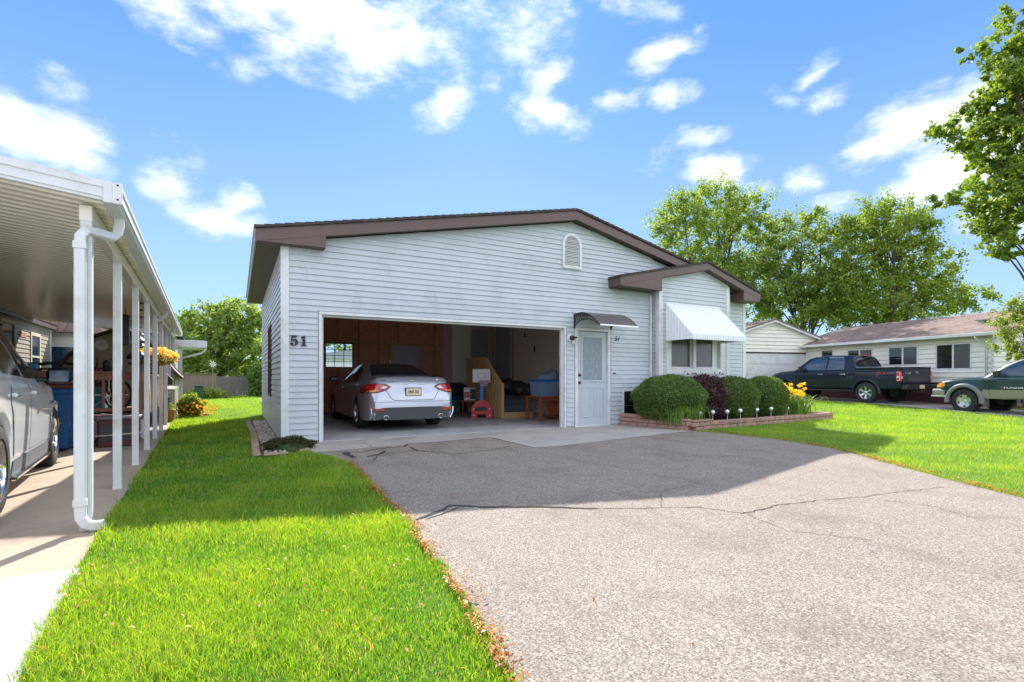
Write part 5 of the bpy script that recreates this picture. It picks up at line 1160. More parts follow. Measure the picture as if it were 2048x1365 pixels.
patch(bv, [(-.64,.84),(-.50,1.60),(.50,1.60),(.64,.84),(.3,.80),(-.3,.80)], 'top', .004).build('rear_window', 'glass_dark', car, smooth=True)
patch(bv, [(-.52,2.80),(-.66,3.50),(.66,3.50),(.52,2.80)], 'top', .004).build('windshield', 'glass_dark', car, smooth=True)
for sd_ in (-1, 1):
    b = MB(); patch(bv, [(1.35,1.02),(1.75,1.31),(2.3,1.36),(2.42,1.36),(2.42,.99)], 'side', .004, .05, b, sd_); patch(bv, [(2.47,.985),(2.47,1.36),(2.75,1.335),(3.1,1.2),(3.42,1.0)], 'side', .004, .05, b, sd_); b.build('side_window', 'glass_dark', car, smooth=True)
    b = MB(); seam(bv, [(1.30,1.03),(1.75,1.335),(2.3,1.385),(2.75,1.36),(3.15,1.21),(3.47,.99),(2.45,.965),(1.30,1.0)], 'side', sd_, .014, .006, b); b.build('window_chrome', 'chrome', car)
    dr = patch(bv, [(2.45,.95),(3.40,.94),(3.46,.6),(3.40,.30),(2.45,.28)], 'side', .005, .06, side=sd_).build('front_door', 'silver_paint', car, smooth=True); dr2 = patch(bv, [(1.62,.95),(2.43,.95),(2.43,.28),(1.75,.28),(1.58,.55),(1.45,.75)], 'side', .005, .06, side=sd_).build('rear_door', 'silver_paint', car, smooth=True)
    for y, dd in ((2.58, dr), (1.68, dr2)): b = MB(); b.bevbox(sd_*.912-.012, y, .84, sd_*.912+.018, y+.18, .87, .008); b.build('handle', 'chrome', dd)
    b = MB(); b.bevbox(min(sd_*.90, sd_*1.10), 3.18, .99, max(sd_*.90, sd_*1.10), 3.30, 1.12, .03); b.bevbox(min(sd_*.78, sd_*.93), 3.21, .985, max(sd_*.78, sd_*.93), 3.27, 1.02, .008); b.build('side_mirror', 'black_paint', car, autos=30)
    L_ = [(sd_*.47,.90),(sd_*.54,.85),(sd_*.70,.80),(sd_*.90,.785),(sd_*.90,.955),(sd_*.74,.96),(sd_*.56,.945)]; patch(bv, [(sd_*.44,.905),(sd_*.53,.835),(sd_*.70,.782),(sd_*.91,.765),(sd_*.91,.972),(sd_*.74,.977),(sd_*.54,.962)], 'rear', .002, .035).build('light_surround', 'black_plastic', car, smooth=True)
    tl = patch(bv, L_, 'rear', .004, .035).build('taillight', 'red_lens', car, smooth=True)
    patch(bv, [(.08,.79),(.36,.84),(.42,.92),(.30,.955),(.08,.955)], 'side', .006, .05, side=sd_).build('taillight_side', 'red_lens', tl, smooth=True)
    patch(bv, [(sd_*.51,.90),(sd_*.57,.86),(sd_*.66,.875),(sd_*.58,.92)], 'rear', .009, .03).build('reverse_lens', 'clear_lens', tl)
    patch(bv, [(sd_*.70,.815),(sd_*.87,.80),(sd_*.87,.825),(sd_*.70,.84)], 'rear', .009, .03).build('indicator_lens', 'amber_lens', tl)
    patch(bv, [(sd_*.58,.43),(sd_*.78,.43),(sd_*.80,.475),(sd_*.58,.462)], 'rear', .024, .03).build('rear_reflector', 'red_lens', car)
    b = MB(); b.lathe([(.042, 0), (.05, 0), (.05, .14), (.042, .14), (.042, 0)], 18, Matrix.Translation((sd_*.56, -.04, .29)) @ Matrix.Rotation(R(-90), 4, 'X')); b.lathe([(.042, .03), (0, .03)], 14, Matrix.Translation((sd_*.56, -.04, .29)) @ Matrix.Rotation(R(-90), 4, 'X')); b.build('exhaust_tip', 'chrome', car, smooth=True)
b = MB(); b.prism([(-.80,.46),(-.72,.28),(-.45,.24),(.45,.24),(.72,.28),(.80,.46),(.55,.49),(-.55,.49)], -.016, .05, 'y'); b.build('lower_bumper', 'dark_trim', car)
b = MB()
for sd_ in (-1, 1): b.tube([(sd_*.84, .0, .48), (sd_*.83, -.01, .36), (sd_*.77, -.02, .25)], .012, 6)
b.build('bumper_trim', 'chrome', car)
b = MB(); seam(bv, [(-.56,.85),(-.44,.66),(-.38,.63),(.38,.63),(.44,.66),(.56,.85)], 'rear', 1, .010, .004, b); seam(bv, [(-.62,1.03),(-.50,1.035)], 'rear', 1, .008, .004, b); b.build('trunk_seam', 'black_plastic', car)
b = MB(); seam(bv, [(-.84,.60),(.84,.60)], 'rear', 1, .008, .004, b); b.build('bumper_seam', 'dark_trim', car)
b = MB(); b.bevbox(-.165, .008, .71, .165, .045, .885, .006); fr = b.build('plate_frame', 'black_plastic', car)
pl = MB(); pl.bevbox(-.152, .0, .724, .152, .0075, .871, .003); plo = pl.build('number_plate', 'plate_tan', fr)
writing('DKR 261', .082, Matrix.Translation((0, -.002, .795)) @ Matrix.Rotation(R(90), 4, 'X'), 'ink', plo, width=.72, bold=.0015)
b = MB(); Mx = Matrix.Translation((0, .095, 1.035)) @ Matrix.Rotation(R(90), 4, 'X'); b.tube([(.045*math.cos(a), .092+.0, 1.03+.03*math.sin(a)) for a in np.linspace(0, 2*PI, 20)], .005, 6); b.bevbox(-.055, .085, 1.025, .055, .092, 1.037, .002); b.build('emblem', 'chrome', car)
writing('ALTIMA', .045, Matrix.Translation((-.44, .078, 1.04)) @ Matrix.Rotation(R(85), 4, 'X'), 'metal_gray', car, 'model_lettering', width=1.3); writing('SR', .04, Matrix.Translation((.52, .078, 1.045)) @ Matrix.Rotation(R(85), 4, 'X'), 'chrome', car, 'trim_lettering', width=1.2)
b = MB(); b.prism([(1.70, 1.43), (1.78, 1.50), (1.86, 1.455)], -.02, .02, 'x'); b.build('roof_antenna', 'silver_paint', car)
for x, y, s_ in ((-.80, 1.12, -1), (.80, 1.12, 1), (-.80, 3.94, -1), (.80, 3.94, 1)): wheel(car, x, y, .335, .22, .225, 5, s_, 'alloy', 1)
# ------------------------------------------------------------------ black crew cab pickup
def rthing(name, label, cat, x, y, z=0, rot=0, group=None): return thing(name, label, cat, rw(x, y, z), RROT+rot, group)
tr = rthing('black_pickup', 'black crew cab pickup parked before the cream house with four wheel drive decal', 'pickup truck', -1.62, 1.62, .012, R(6)); tr.scale = (1.0, 1.05, 1.055)
p = dict(L=5.85, wheels=(1.28, 4.96), ar=.48, wz=.40, flare=.03,
 z0=[(0,.62),(.3,.56),(5.2,.52),(5.7,.42),(5.85,.5)],
 zb=[(0,1.26),(1.7,1.26),(2.2,1.27),(4.3,1.24),(5.3,1.17),(5.75,1.08),(5.85,.98)],
 zt=[(0,1.40),(1.70,1.40),(1.76,1.44),(1.83,1.72),(1.93,1.885),(2.1,1.93),(3.0,1.955),(3.7,1.925),(3.95,1.83),(4.5,1.36),(4.6,1.335),(5.3,1.28),(5.7,1.2),(5.82,1.1),(5.85,1.0)],
 wl=[(0,.97),(5.3,.97),(5.7,.93),(5.85,.85)], wb=[(0,.975),(1.75,.985),(4.6,.985),(5.3,.96),(5.7,.92),(5.85,.86)],
 wt=[(0,.96),(1.70,.96),(1.8,.86),(1.93,.78),(2.2,.755),(3.7,.74),(4.0,.78),(4.5,.86),(5.3,.82),(5.85,.78)], extra=[1.66,1.70,1.74,1.78,1.82,1.86,1.90,1.94], sm=.03)
cb = loft(p); bv = bvh_of(cb); cb.build('body', ['black_paint', 'black_plastic'], tr, smooth=True, autos=35)
for sd_ in (-1, 1):
    b = MB(); patch(bv, [(2.18,1.335),(2.24,1.80),(2.36,1.835),(2.92,1.85),(2.95,1.33)], 'side', .005, .06, b, sd_); patch(bv, [(3.02,1.33),(3.0,1.85),(3.55,1.83),(3.78,1.74),(4.22,1.33)], 'side', .005, .06, b, sd_); b.build('side_window', 'glass_blue', tr, smooth=True)
    d1 = patch(bv, [(2.08,1.30),(2.95,1.30),(2.95,.62),(2.12,.62),(1.96,.82),(1.94,1.28)], 'side', .006, .07, side=sd_).build('rear_door', 'black_paint', tr, smooth=True); d2 = patch(bv, [(2.98,1.30),(4.22,1.27),(4.30,.9),(4.28,.62),(2.98,.62)], 'side', .006, .07, side=sd_).build('front_door', 'black_paint', tr, smooth=True)
    for y, dd in ((2.12, d1), (3.12, d2)): b = MB(); b.bevbox(sd_*1.0-.015, y, 1.12, sd_*1.0+.02, y+.22, 1.16, .01); b.build('handle', 'chrome', dd)
    b = MB(); b.bevbox(min(sd_*.98, sd_*1.22), 4.02, 1.30, max(sd_*.98, sd_*1.22), 4.14, 1.50, .03); b.build('side_mirror', 'black_plastic', tr, autos=30)
    b = MB(); patch(bv, [(2.30,1.86),(2.95,1.88),(2.95,1.83),(2.3,1.81)], 'side', .02, .05, b, sd_); b.build('window_visor', 'metal_gray', tr, smooth=True)
    tl = MB(); tl.bevbox(min(sd_*.90, sd_*1.0), -.012, .86, max(sd_*.90, sd_*1.0), .16, 1.24, .015); tlo = tl.build('taillight', 'red_lens', tr, autos=30); q = MB(); q.bevbox(sd_*1.004-.004, .02, .99, sd_*1.004+.004, .13, 1.06, .003); q.bevbox(sd_*1.004-.004, .02, .90, sd_*1.004+.004, .035, 1.2, .003); q.bevbox(sd_*1.004-.004, .02, .885, sd_*1.004+.004, .14, .90, .003); q.bevbox(sd_*1.004-.004, .02, 1.20, sd_*1.004+.004, .15, 1.215, .003); q.build('light_bar', 'clear_lens', tlo)
    b = MB(); b.bevbox(sd_*.86, -.018, .97, sd_*.97, -.0121, 1.04, .003) if sd_ > 0 else b.bevbox(-.97, -.018, .97, -.86, -.0121, 1.04, .003); b.build('reverse_light', 'clear_lens', tlo)
    for yw in (1.28, 4.96):
        b = MB(); rows = []
        for a in np.linspace(-.05, PI+.05, 26):
            rows.append([(sd_*.99, yw+.475*math.cos(a), .40+.475*math.sin(a)), (sd_*1.045, yw+.48*math.cos(a), .40+.48*math.sin(a)), (sd_*1.045, yw+.53*math.cos(a), .40+.53*math.sin(a)), (sd_*1.0, yw+.56*math.cos(a), .40+.56*math.sin(a))])
        b.grid(rows); b.build('fender_flare', 'black_paint', tr, smooth=True)
    b = MB(); b.bevbox(min(sd_*.90, sd_*1.06), 1.85, .44, max(sd_*.90, sd_*1.06), 4.35, .50, .02); b.build('running_board', 'black_plastic', tr)
    b = MB(); b.bevbox(sd_*.96-.03, 0, 1.395, sd_*.96+.03, 1.68, 1.43, .01); b.build('bed_rail_cap', 'metal_gray', tr)
patch(bv, [(-.70,1.46),(-.64,1.82),(.64,1.82),(.70,1.46)], 'rear', .006, .05).build('rear_window', 'glass_dark', tr, smooth=True)
patch(bv, [(-.72,4.42),(-.66,3.82),(.66,3.82),(.72,4.42)], 'top', .006, .06).build('windshield', 'glass_blue', tr, smooth=True)
b = MB(); b.bevbox(-.18, 1.86, 1.90, .18, 1.98, 1.945, .01); b.build('brake_light', 'red_lens', tr)
tg = MB(); tg.bevbox(-.88, -.03, .74, .88, .01, 1.40, .012); tgo = tg.build('tailgate', 'black_paint', tr, autos=30); b = MB(); b.bevbox(-.55, -.034, .86, .75, -.0301, 1.02, .004); b.build('tailgate_panel', 'dark_trim', tgo); b = MB(); b.lathe([(0, .01), (.09, .01), (.11, 0)], 24, Matrix.Translation((0, -.031, 1.20)) @ Matrix.Rotation(R(90), 4, 'X') @ Matrix.Diagonal((1, .5, 1, 1))); b.build('emblem', 'metal_gray', tgo)
writing('F-150', .12, Matrix.Translation((-.60, -.035, 1.17)) @ Matrix.Rotation(R(90), 4, 'X'), 'chrome', tgo, 'model_lettering', width=1.3, shear=.2)
b = MB(); b.bevbox(-.98, -.20, .55, .98, .0, .74, .03); b.build('rear_bumper', 'black_metal', tr, autos=30); b = MB(); b.bevbox(-.16, -.21, .58, .16, -.2001, .72, .005); b.build('number_plate', 'plate_tan', tr)
b = MB(); b.bevbox(-.06, -.3, .45, .06, .1, .53, .01); b.build('tow_hitch', 'black_metal', tr)
Lm = Matrix.Translation((-1.004, .52, 1.15)) @ Matrix.Rotation(R(-90), 4, 'Z') @ Matrix.Rotation(R(90), 4, 'X')
writing('FX4', .16, Matrix.Translation((-1.002, .72, 1.17)) @ Matrix.Rotation(R(-90), 4, 'Z') @ Matrix.Rotation(R(90), 4, 'X'), 'red_lens', tr, 'decal_lettering', width=1.25, shear=.2); writing('OFF ROAD', .07, Matrix.Translation((-1.002, .36, 1.17)) @ Matrix.Rotation(R(-90), 4, 'Z') @ Matrix.Rotation(R(90), 4, 'X'), 'metal_gray', tr, 'decal_lettering', width=.9, shear=.2)
writing('F-150', .09, Matrix.Translation((-.985, 4.62, 1.12)) @ Matrix.Rotation(R(-90), 4, 'Z') @ Matrix.Rotation(R(90), 4, 'X'), 'chrome', tr, 'fender_lettering', width=1.3, shear=.2)
for x, y, s_ in ((-.90, 1.28, -1), (.90, 1.28, 1), (-.90, 4.96, -1), (.90, 4.96, 1)): wheel(tr, x, y, .405, .27, .25, 6, s_, 'alloy', 1)
# ------------------------------------------------------------------ green pickup, right edge
tu = rthing('green_pickup', 'dark green pickup with beige lower panels and flared arches at the right edge', 'pickup truck', -1.66, -5.36, -.14, R(.4))
tu.location.z = float(gz(*rw(-1.68, -3.2)[:2])) + .012 + .02; tu.scale = (1.04, 1.04, 1.07)
p = dict(L=5.45, wheels=(1.2, 4.46), ar=.46, wz=.39, flare=.03,
 z0=[(0,.6),(.3,.52),(4.9,.48),(5.3,.46),(5.45,.52)],
 zb=[(0,1.15),(1.9,1.15),(3.6,1.14),(4.6,1.10),(5.2,1.02),(5.40,.92),(5.45,.86)],
 zt=[(0,1.28),(1.9,1.28),(2.0,1.62),(2.12,1.76),(2.6,1.80),(3.1,1.76),(3.4,1.60),(3.85,1.25),(4.0,1.20),(4.9,1.11),(5.25,1.04),(5.40,.94),(5.45,.87)],
 wl=[(0,.92),(4.9,.92),(5.25,.88),(5.45,.75)], wb=[(0,.92),(4.9,.915),(5.2,.87),(5.40,.78),(5.45,.70)],
 wt=[(0,.9),(1.9,.9),(2.1,.72),(3.1,.69),(3.8,.80),(5.0,.76),(5.45,.60)], extra=[1.92,1.96,2.0,2.04], sm=.05)
cb = loft(p); bv = bvh_of(cb); cb.build('body', ['green_paint', 'black_plastic'], tu, smooth=True, autos=35)
for sd_ in (-1, 1):
    b = MB(); patch(bv, [(2.25,1.22),(2.3,1.64),(2.62,1.68),(2.62,1.22)], 'side', .005, .06, b, sd_); patch(bv, [(2.70,1.22),(2.70,1.68),(3.02,1.65),(3.25,1.52),(3.62,1.22)], 'side', .005, .06, b, sd_); b.build('side_window', 'glass_blue', tu, smooth=True)
    patch(bv, [(.1,.78),(.75,.78),(.75,.6),(.1,.6)], 'side', .007, .07, side=sd_).build('lower_panel', 'beige_paint', tu, smooth=True); patch(bv, [(1.68,.76),(3.95,.76),(3.98,.5),(1.68,.5)], 'side', .007, .07, side=sd_).build('lower_panel', 'beige_paint', tu, smooth=True)
    patch(bv, [(1.68,.78),(3.95,.78),(3.95,.763),(1.68,.763)], 'side', .009, .06, side=sd_).build('pinstripe', 'metal_gray', tu)
    b = MB(); seam(bv, [(3.72,1.18),(3.78,.8),(3.72,.55)], 'side', sd_, .012, .010, b); seam(bv, [(2.66,1.18),(2.66,.52)], 'side', sd_, .010, .010, b); b.build('door_seam', 'black_plastic', tu)
    b = MB(); seam(bv, [(3.72,1.20),(3.28,1.56),(3.05,1.70),(2.6,1.74),(2.2,1.72)], 'side', sd_, .022, .006, b); b.build('window_trim', 'metal_gray', tu)
    b = MB(); b.bevbox(min(sd_*.93, sd_*1.15), 3.42, 1.18, max(sd_*.93, sd_*1.15), 3.56, 1.38, .03); b.build('side_mirror', 'black_plastic', tu, autos=30)
    for yw in (1.2, 4.46):
        b = MB(); rows = []
        for a in np.linspace(-.12, PI+.12, 26):
            rows.append([(sd_*.93, yw+.455*math.cos(a), .39+.455*math.sin(a)), (sd_*1.02, yw+.46*math.cos(a), .39+.46*math.sin(a)), (sd_*1.02, yw+.55*math.cos(a), .39+.55*math.sin(a)), (sd_*.93, yw+.585*math.cos(a), .39+.585*math.sin(a))])
        b.grid(rows); b.build('fender_flare', 'gray_plastic', tu, smooth=True)
    b = MB(); b.bevbox(sd_*.80-.10, 3.92, .22, sd_*.80+.17, 3.95, .62, .01); b.build('mud_flap', 'gray_plastic', tu)
    L_ = [(5.08,1.0),(5.30,.96),(5.42,.88),(5.40,.82),(5.14,.83),(5.06,.88)]
    hl = patch(bv, L_, 'side', .008, .03, side=sd_).build('headlight', 'amber_lens', tu, smooth=True); patch(bv, [(sd_*.50,.92),(sd_*.72,.93),(sd_*.72,.80),(sd_*.50,.80)], 'front', .008, .04).build('lens', 'clear_lens', hl)
b = MB(); b.bevbox(-.90, 4.98, .50, .90, 5.52, .78, .05); b.build('front_bumper', 'beige_paint', tu, autos=30); b = MB(); b.bevbox(-.91, 5.0, .505, .91, 5.53, .56, .01); b.build('bumper_chrome', 'chrome', tu)
patch(bv, [(-.66,3.80),(-.6,3.24),(.6,3.24),(.66,3.80)], 'top', .006, .06).build('windshield', 'glass_blue', tu, smooth=True)
writing('TUNDRA', .072, Matrix.Translation((-.945, 3.08, .845)) @ Matrix.Rotation(R(-90), 4, 'Z') @ Matrix.Rotation(R(90), 4, 'X'), 'chrome', tu, 'model_lettering', width=2.1, shear=.15, bold=.001); writing('SR5', .05, Matrix.Translation((-.945, 3.42, .85)) @ Matrix.Rotation(R(-90), 4, 'Z') @ Matrix.Rotation(R(90), 4, 'X'), 'metal_gray', tu, 'trim_lettering', width=1.3)
b = MB(); b.tube([(-.75, 2.9, 1.2), (.0, 3.0, 1.25), (.75, 2.9, 1.2)], .02, 6); 
for x, y, s_ in ((-.84, 1.2, -1), (.84, 1.2, 1), (-.84, 4.46, -1), (.84, 4.46, 1)): wheel(tu, x, y, .39, .27, .215, 5, s_, 'alloy', 2)
# ------------------------------------------------------------------ white SUV under the carport
# heading: u=-.724 of the optical axis
hd_ = math.atan(-.724)+TH   # clockwise from +Y
def camw(x, z): return (CAM.x + x*math.cos(TH) + z*math.sin(TH), CAM.y - x*math.sin(TH) + z*math.cos(TH))
fwx, fwy = camw(-5.59, 6.12); dx_, dy_ = math.sin(hd_), math.cos(hd_); rx_, ry_ = dy_, -dx_
# front right wheel centre in car space: (0.80+.11, 3.72)
sx_, sy_ = fwx - rx_*.91 - dx_*3.74, fwy - ry_*.91 - dy_*3.74
suv = thing('white_suv', 'white compact SUV parked under the left carport, seen from its right side', 'car', (sx_, sy_, .006), -hd_)
p = dict(L=4.68, wheels=(.96, 3.74), ar=.40, wz=.355, flare=.016,
 z0=[(0,.42),(.2,.28),(.6,.22),(3.2,.20),(4.4,.19),(4.68,.3)],
 zb=[(0,.9),(.1,1.02),(.4,1.08),(1.5,1.06),(2.8,1.01),(3.5,.98),(4.2,.92),(4.55,.8),(4.68,.62)],
 zt=[(0,.95),(.08,1.2),(.25,1.55),(.45,1.66),(1.2,1.70),(2.1,1.69),(2.55,1.62),(3.0,1.36),(3.4,1.12),(3.55,1.08),(4.2,.99),(4.5,.88),(4.64,.74),(4.68,.64)],
 wl=[(0,.80),(.2,.88),(3.9,.9),(4.4,.82),(4.68,.62)], wb=[(0,.78),(.15,.86),(.6,.905),(3.5,.905),(4.2,.83),(4.55,.70),(4.68,.55)],
 wt=[(0,.66),(.5,.63),(2.2,.62),(2.8,.66),(3.4,.76),(4.2,.66),(4.68,.45)], sm=.06)
cb = loft(p); bv = bvh_of(cb); cb.build('body', ['white_paint', 'black_plastic'], suv, smooth=True, autos=38)
for sd_ in (-1, 1):
    b = MB(); patch(bv, [(1.32,1.11),(1.36,1.58),(2.02,1.585),(2.08,1.08)], 'side', .005, .06, b, sd_); patch(bv, [(2.18,1.07),(2.12,1.58),(2.36,1.55),(2.75,1.36),(3.18,1.06)], 'side', .005, .06, b, sd_); patch(bv, [(.35,1.2),(.5,1.5),(1.22,1.57),(1.24,1.13)], 'side', .005, .06, b, sd_); b.build('side_window', 'glass_dark', suv, smooth=True)
    b = MB(); seam(bv, [(3.28,1.05),(2.8,1.385),(2.38,1.585),(2.0,1.625),(.5,1.55)], 'side', sd_, .035, .008, b); b.build('window_trim', 'metal_gray', suv, smooth=True)
    d1 = patch(bv, [(2.14,1.04),(3.20,1.02),(3.26,.70),(3.18,.39),(2.14,.39)], 'side', .006, .07, side=sd_).build('front_door', 'white_paint', suv, smooth=True); d2 = patch(bv, [(1.32,1.06),(2.12,1.04),(2.12,.39),(1.48,.39),(1.40,.66),(1.28,.85)], 'side', .006, .07, side=sd_).build('rear_door', 'white_paint', suv, smooth=True)
    for y, dd in ((2.24, d1), (1.36, d2)): b = MB(); b.bevbox(sd_*.925-.012, y, .91, sd_*.925+.022, y+.20, .945, .012); b.build('handle', 'white_paint', dd, autos=30)
    patch(bv, [(1.46,.37),(3.22,.37),(3.27,.24),(1.42,.24)], 'side', .008, .07, side=sd_).build('lower_cladding', 'gray_plastic', suv, smooth=True)
    b = MB(); b.bevbox(sd_*.90-.02, 1.45, .19, sd_*.90+.03, 3.25, .235, .012); b.build('sill_trim', 'chrome', suv)
    b = MB(); b.bevbox(min(sd_*.84, sd_*.97), 2.82, 1.03, max(sd_*.84, sd_*.97), 2.90, 1.08, .01); b.bevbox(min(sd_*.94, sd_*1.16), 2.78, 1.01, max(sd_*.94, sd_*1.16), 2.93, 1.18, .04); mo = b.build('side_mirror', 'black_paint', suv, autos=30); b = MB(); b.bevbox(min(sd_*.97, sd_*1.13), 2.772, 1.03, max(sd_*.97, sd_*1.13), 2.7795, 1.15, .003); b.build('mirror_glass', 'glass_blue', mo)
    b = MB(); patch(bv, [(3.32,.80),(3.52,.82),(3.52,.79),(3.32,.77)], 'side', .008, .04, b, sd_); b.build('side_badge', 'chrome', suv)
    b = MB(); seam(bv, [(3.36,1.02),(3.30,.72),(3.34,.5)], 'side', sd_, .008, .004, b); b.build('fender_seam', 'dark_trim', suv)
    b = MB(); b.tube([(sd_*.60, .5, 1.68), (sd_*.61, .7, 1.73), (sd_*.61, 2.0, 1.73), (sd_*.62, 2.3, 1.67)], .015, 6); b.build('roof_rail', 'metal_gray', suv, smooth=True)
patch(bv, [(-.62,3.35),(-.56,2.62),(.56,2.62),(.62,3.35)], 'top', .006, .06).build('windshield', 'glass_dark', suv, smooth=True)
patch(bv, [(-.60,1.18),(-.52,1.54),(.52,1.54),(.60,1.18)], 'rear', .006, .05).build('rear_window', 'glass_dark', suv, smooth=True)
for sd_ in (-1, 1): patch(bv, [(sd_*.52,.98),(sd_*.78,.96),(sd_*.80,1.12),(sd_*.56,1.14)], 'rear', .006, .04).build('taillight', 'red_lens', suv, smooth=True)
patch(bv, [(-.17,.74),(.17,.74),(.17,.90),(-.17,.90)], 'rear', .008, .05).build('number_plate', 'plate_tan', suv); patch(bv, [(-.74,.44),(.74,.44),(.76,.60),(-.76,.60)], 'rear', .008, .06).build('rear_bumper', 'gray_plastic', suv, smooth=True)
for x, y, s_ in ((-.80, .96, -1), (.80, .96, 1), (-.80, 3.74, -1), (.80, 3.74, 1)): wheel(suv, x, y, .355, .23, .235, 5, s_, 'chrome', 1)
# ================================================================== RIGHT NEIGHBOUR
rh = rthing('cream_ranch_house', 'long cream sided house with brown shingle roof behind the two pickups', 'house', 0, 0)
# wall plane is local x=0, along local y
wins = [(.67, 1.97, 1.40, 2.46), (2.67, 3.97, 1.60, 2.46), (4.70, 6.01, 1.60, 2.44)]
b = MB(); siding(b, lambda u, z, o: (-o, u, z), .88, 2.62, lambda z: 0, lambda z: 8.44, openings=wins + [(6.79, 7.50, .9, 2.58)], e=.2, t=.05, joints=False)
b.box(.001, .0, .85, 7.0, 8.4, 2.66); siding(b, lambda u, z, o: (u, -o, z), .88, 3.6, lambda z: 0 if z < 2.6 else (z-2.6)/.3, lambda z: 7.0 if z < 2.6 else 7.0-(z-2.6)/.3, openings=[(1.6, 2.6, 1.4, 2.4)], e=.2, t=.05, joints=False); b.prism([(.01, 2.661), (6.99, 2.661), (3.5, 3.66)], .001, 8.4, 'y')
b.build('wall', 'cream_siding', rh)
b = MB(); b.box(-.0, .0, 2.46, -.022, 8.44, 2.62); b.build('frieze_board', 'yellow_cream', rh)
MB().box(.02, .02, -.3, 6.98, 8.4, .849).build('skirting', 'maroon', rh)
b = MB(); b.bevbox(-.03, -.03, .85, .08, .08, 2.60, .004); b.build('corner_post', 'white_trim', rh)
for (a, c, z0, z1) in wins:
    f = MB(); m_ = (a+c)/2
    for q in ((a, z0, a+.05, z1), (c-.05, z0, c, z1), (a+.0501, z0, c-.0501, z0+.05), (a+.0501, z1-.05, c-.0501, z1), (m_-.035, z0+.0501, m_+.035, z1-.0501)): f.box(-.035, q[0], q[1], .0, q[2], q[3])
    fo = f.build('window', 'white_trim', rh); MB().box(-.012, m_+.035, z0+.05, -.005, c-.05, z1-.05).build('pane', 'glass_dark', fo); MB().box(-.018, a+.05, z0+.05, -.009, m_-.035, z1-.05).build('blind_pane', 'screen_glass', fo)
f = MB(); f.box(-.03, 6.79, .9, 0, 6.84, 2.58); f.box(-.03, 7.45, .9, 0, 7.5, 2.58); f.box(-.03, 6.8401, 2.53, 0, 7.4499, 2.58); fo = f.build('entry_door', 'white_trim', rh); MB().box(-.012, 6.8401, .9, -.004, 7.4499, 2.529).build('screen', 'glass_dark', fo)
f = MB(); 
for q in ((1.6, 1.4, 1.65, 2.4), (2.55, 1.4, 2.6, 2.4), (1.651, 1.4, 2.549, 1.45), (1.651, 2.35, 2.549, 2.4)): f.box(q[0], -.03, q[1], q[2], 0, q[3])
fo = f.build('gable_window', 'maroon', rh); MB().box(1.651, -.015, 1.45, 2.549, -.008, 2.35).build('pane', 'screen_glass', fo)
ez, rz_ = 2.80, 3.97; hx = 3.5; EO = -.42
b = MB(); uvr = lambda v: (v.y, math.hypot(v.x, v.z))
b.prism([(EO, ez), (hx, rz_), (hx, rz_-.09), (EO, ez-.06)], -.6, 9.2, 'y'); b.prism([(7.42, ez), (hx, rz_), (hx, rz_-.09), (7.42, ez-.06)], -.6, 9.2, 'y'); b.build('roof', 'shingle_brown', rh, uv=uvr)
b = MB(); b.bevbox(EO-.10, -.58, ez-.13, EO-.01, 8.43, ez-.01, .01); b.build('gutter', 'white_trim', rh); b = MB(); b.box(EO, -.55, ez-.14, -.022, 8.43, ez-.12); b.build('soffit', 'yellow_cream', rh)
b = MB(); b.prism([(EO, ez-.061), (hx, rz_-.091), (hx, rz_-.21), (EO, ez-.19)], -.59, -.56, 'y'); b.build('rake_board', 'cream_siding', rh)
b = MB(); b.tube([(EO-.05, .28, ez-.10), (EO-.05, .28, ez-.22), (-.12, .18, ez-.42), (-.06, .16, ez-.5), (-.06, .16, .1)], .035, 8); b.build('downspout', 'white_trim', rh, smooth=True)
b = MB(); b.bevbox(1.30, 1.05, 3.20, 1.5, 1.25, 3.40, .01); b.bevbox(1.2, .98, 3.40, 1.6, 1.32, 3.46, .01); b.build('roof_vent', 'metal_gray', rh)
b = MB(); b.lathe([(.16, 3.05), (.07, 3.2), (.05, 3.42), (0, 3.42)], 12, Matrix.Translation((1.05, .25, 0))); b.build('vent_pipe', 'white_trim', rh)
b = MB(); b.bevbox(3.3, 7.6, 3.95, 3.7, 8.0, 4.02, .01); b.build('ridge_vent', 'metal_gray', rh)
# garage wing facing us
gx0, gx1, gy = -5.15, .60, 8.44; px_, pz_ = -2.26, 4.18
rg = rthing('cream_garage', 'cream gable fronted garage with white panelled door at the far end of the ranch house', 'garage', 0, gy)
b = MB(); ez2 = 3.32
siding(b, lambda u, z, o: (u, -o, z), 0, 4.08, lambda z: gx0 if z < ez2-.1 else gx0+(z-ez2+.1)/.30, lambda z: (gx1 if z > 2.7 else -.0) if z < ez2-.1 else gx1-(z-ez2+.1)/.30, openings=[(-5.0, .1, 0, 2.42)], e=.2, t=.05, joints=False)
b.box(gx0, .2, 0, gx0+.1, 6, 3.2); b.box(gx0+.11, .001, 2.421, gx1-.02, .15, 3.2); b.prism([(gx0+.02, 3.201), (gx1-.02, 3.201), (px_, 4.05)], .001, .15, 'y'); b.box(-5.1, 5.9, 0, 0, 6, 3.2); b.build('front_wall', 'cream_siding', rg)
b = MB(); b.prism([(gx0-.2, ez2-.06), (px_, pz_), (px_, pz_-.08), (gx0-.2, ez2-.14)], -.25, 6.2, 'y'); b.prism([(gx1+.22, ez2-.06), (px_, pz_), (px_, pz_-.08), (gx1+.22, ez2-.14)], -.25, 6.2, 'y'); b.build('roof', 'shingle_brown', rg, uv=uvr)
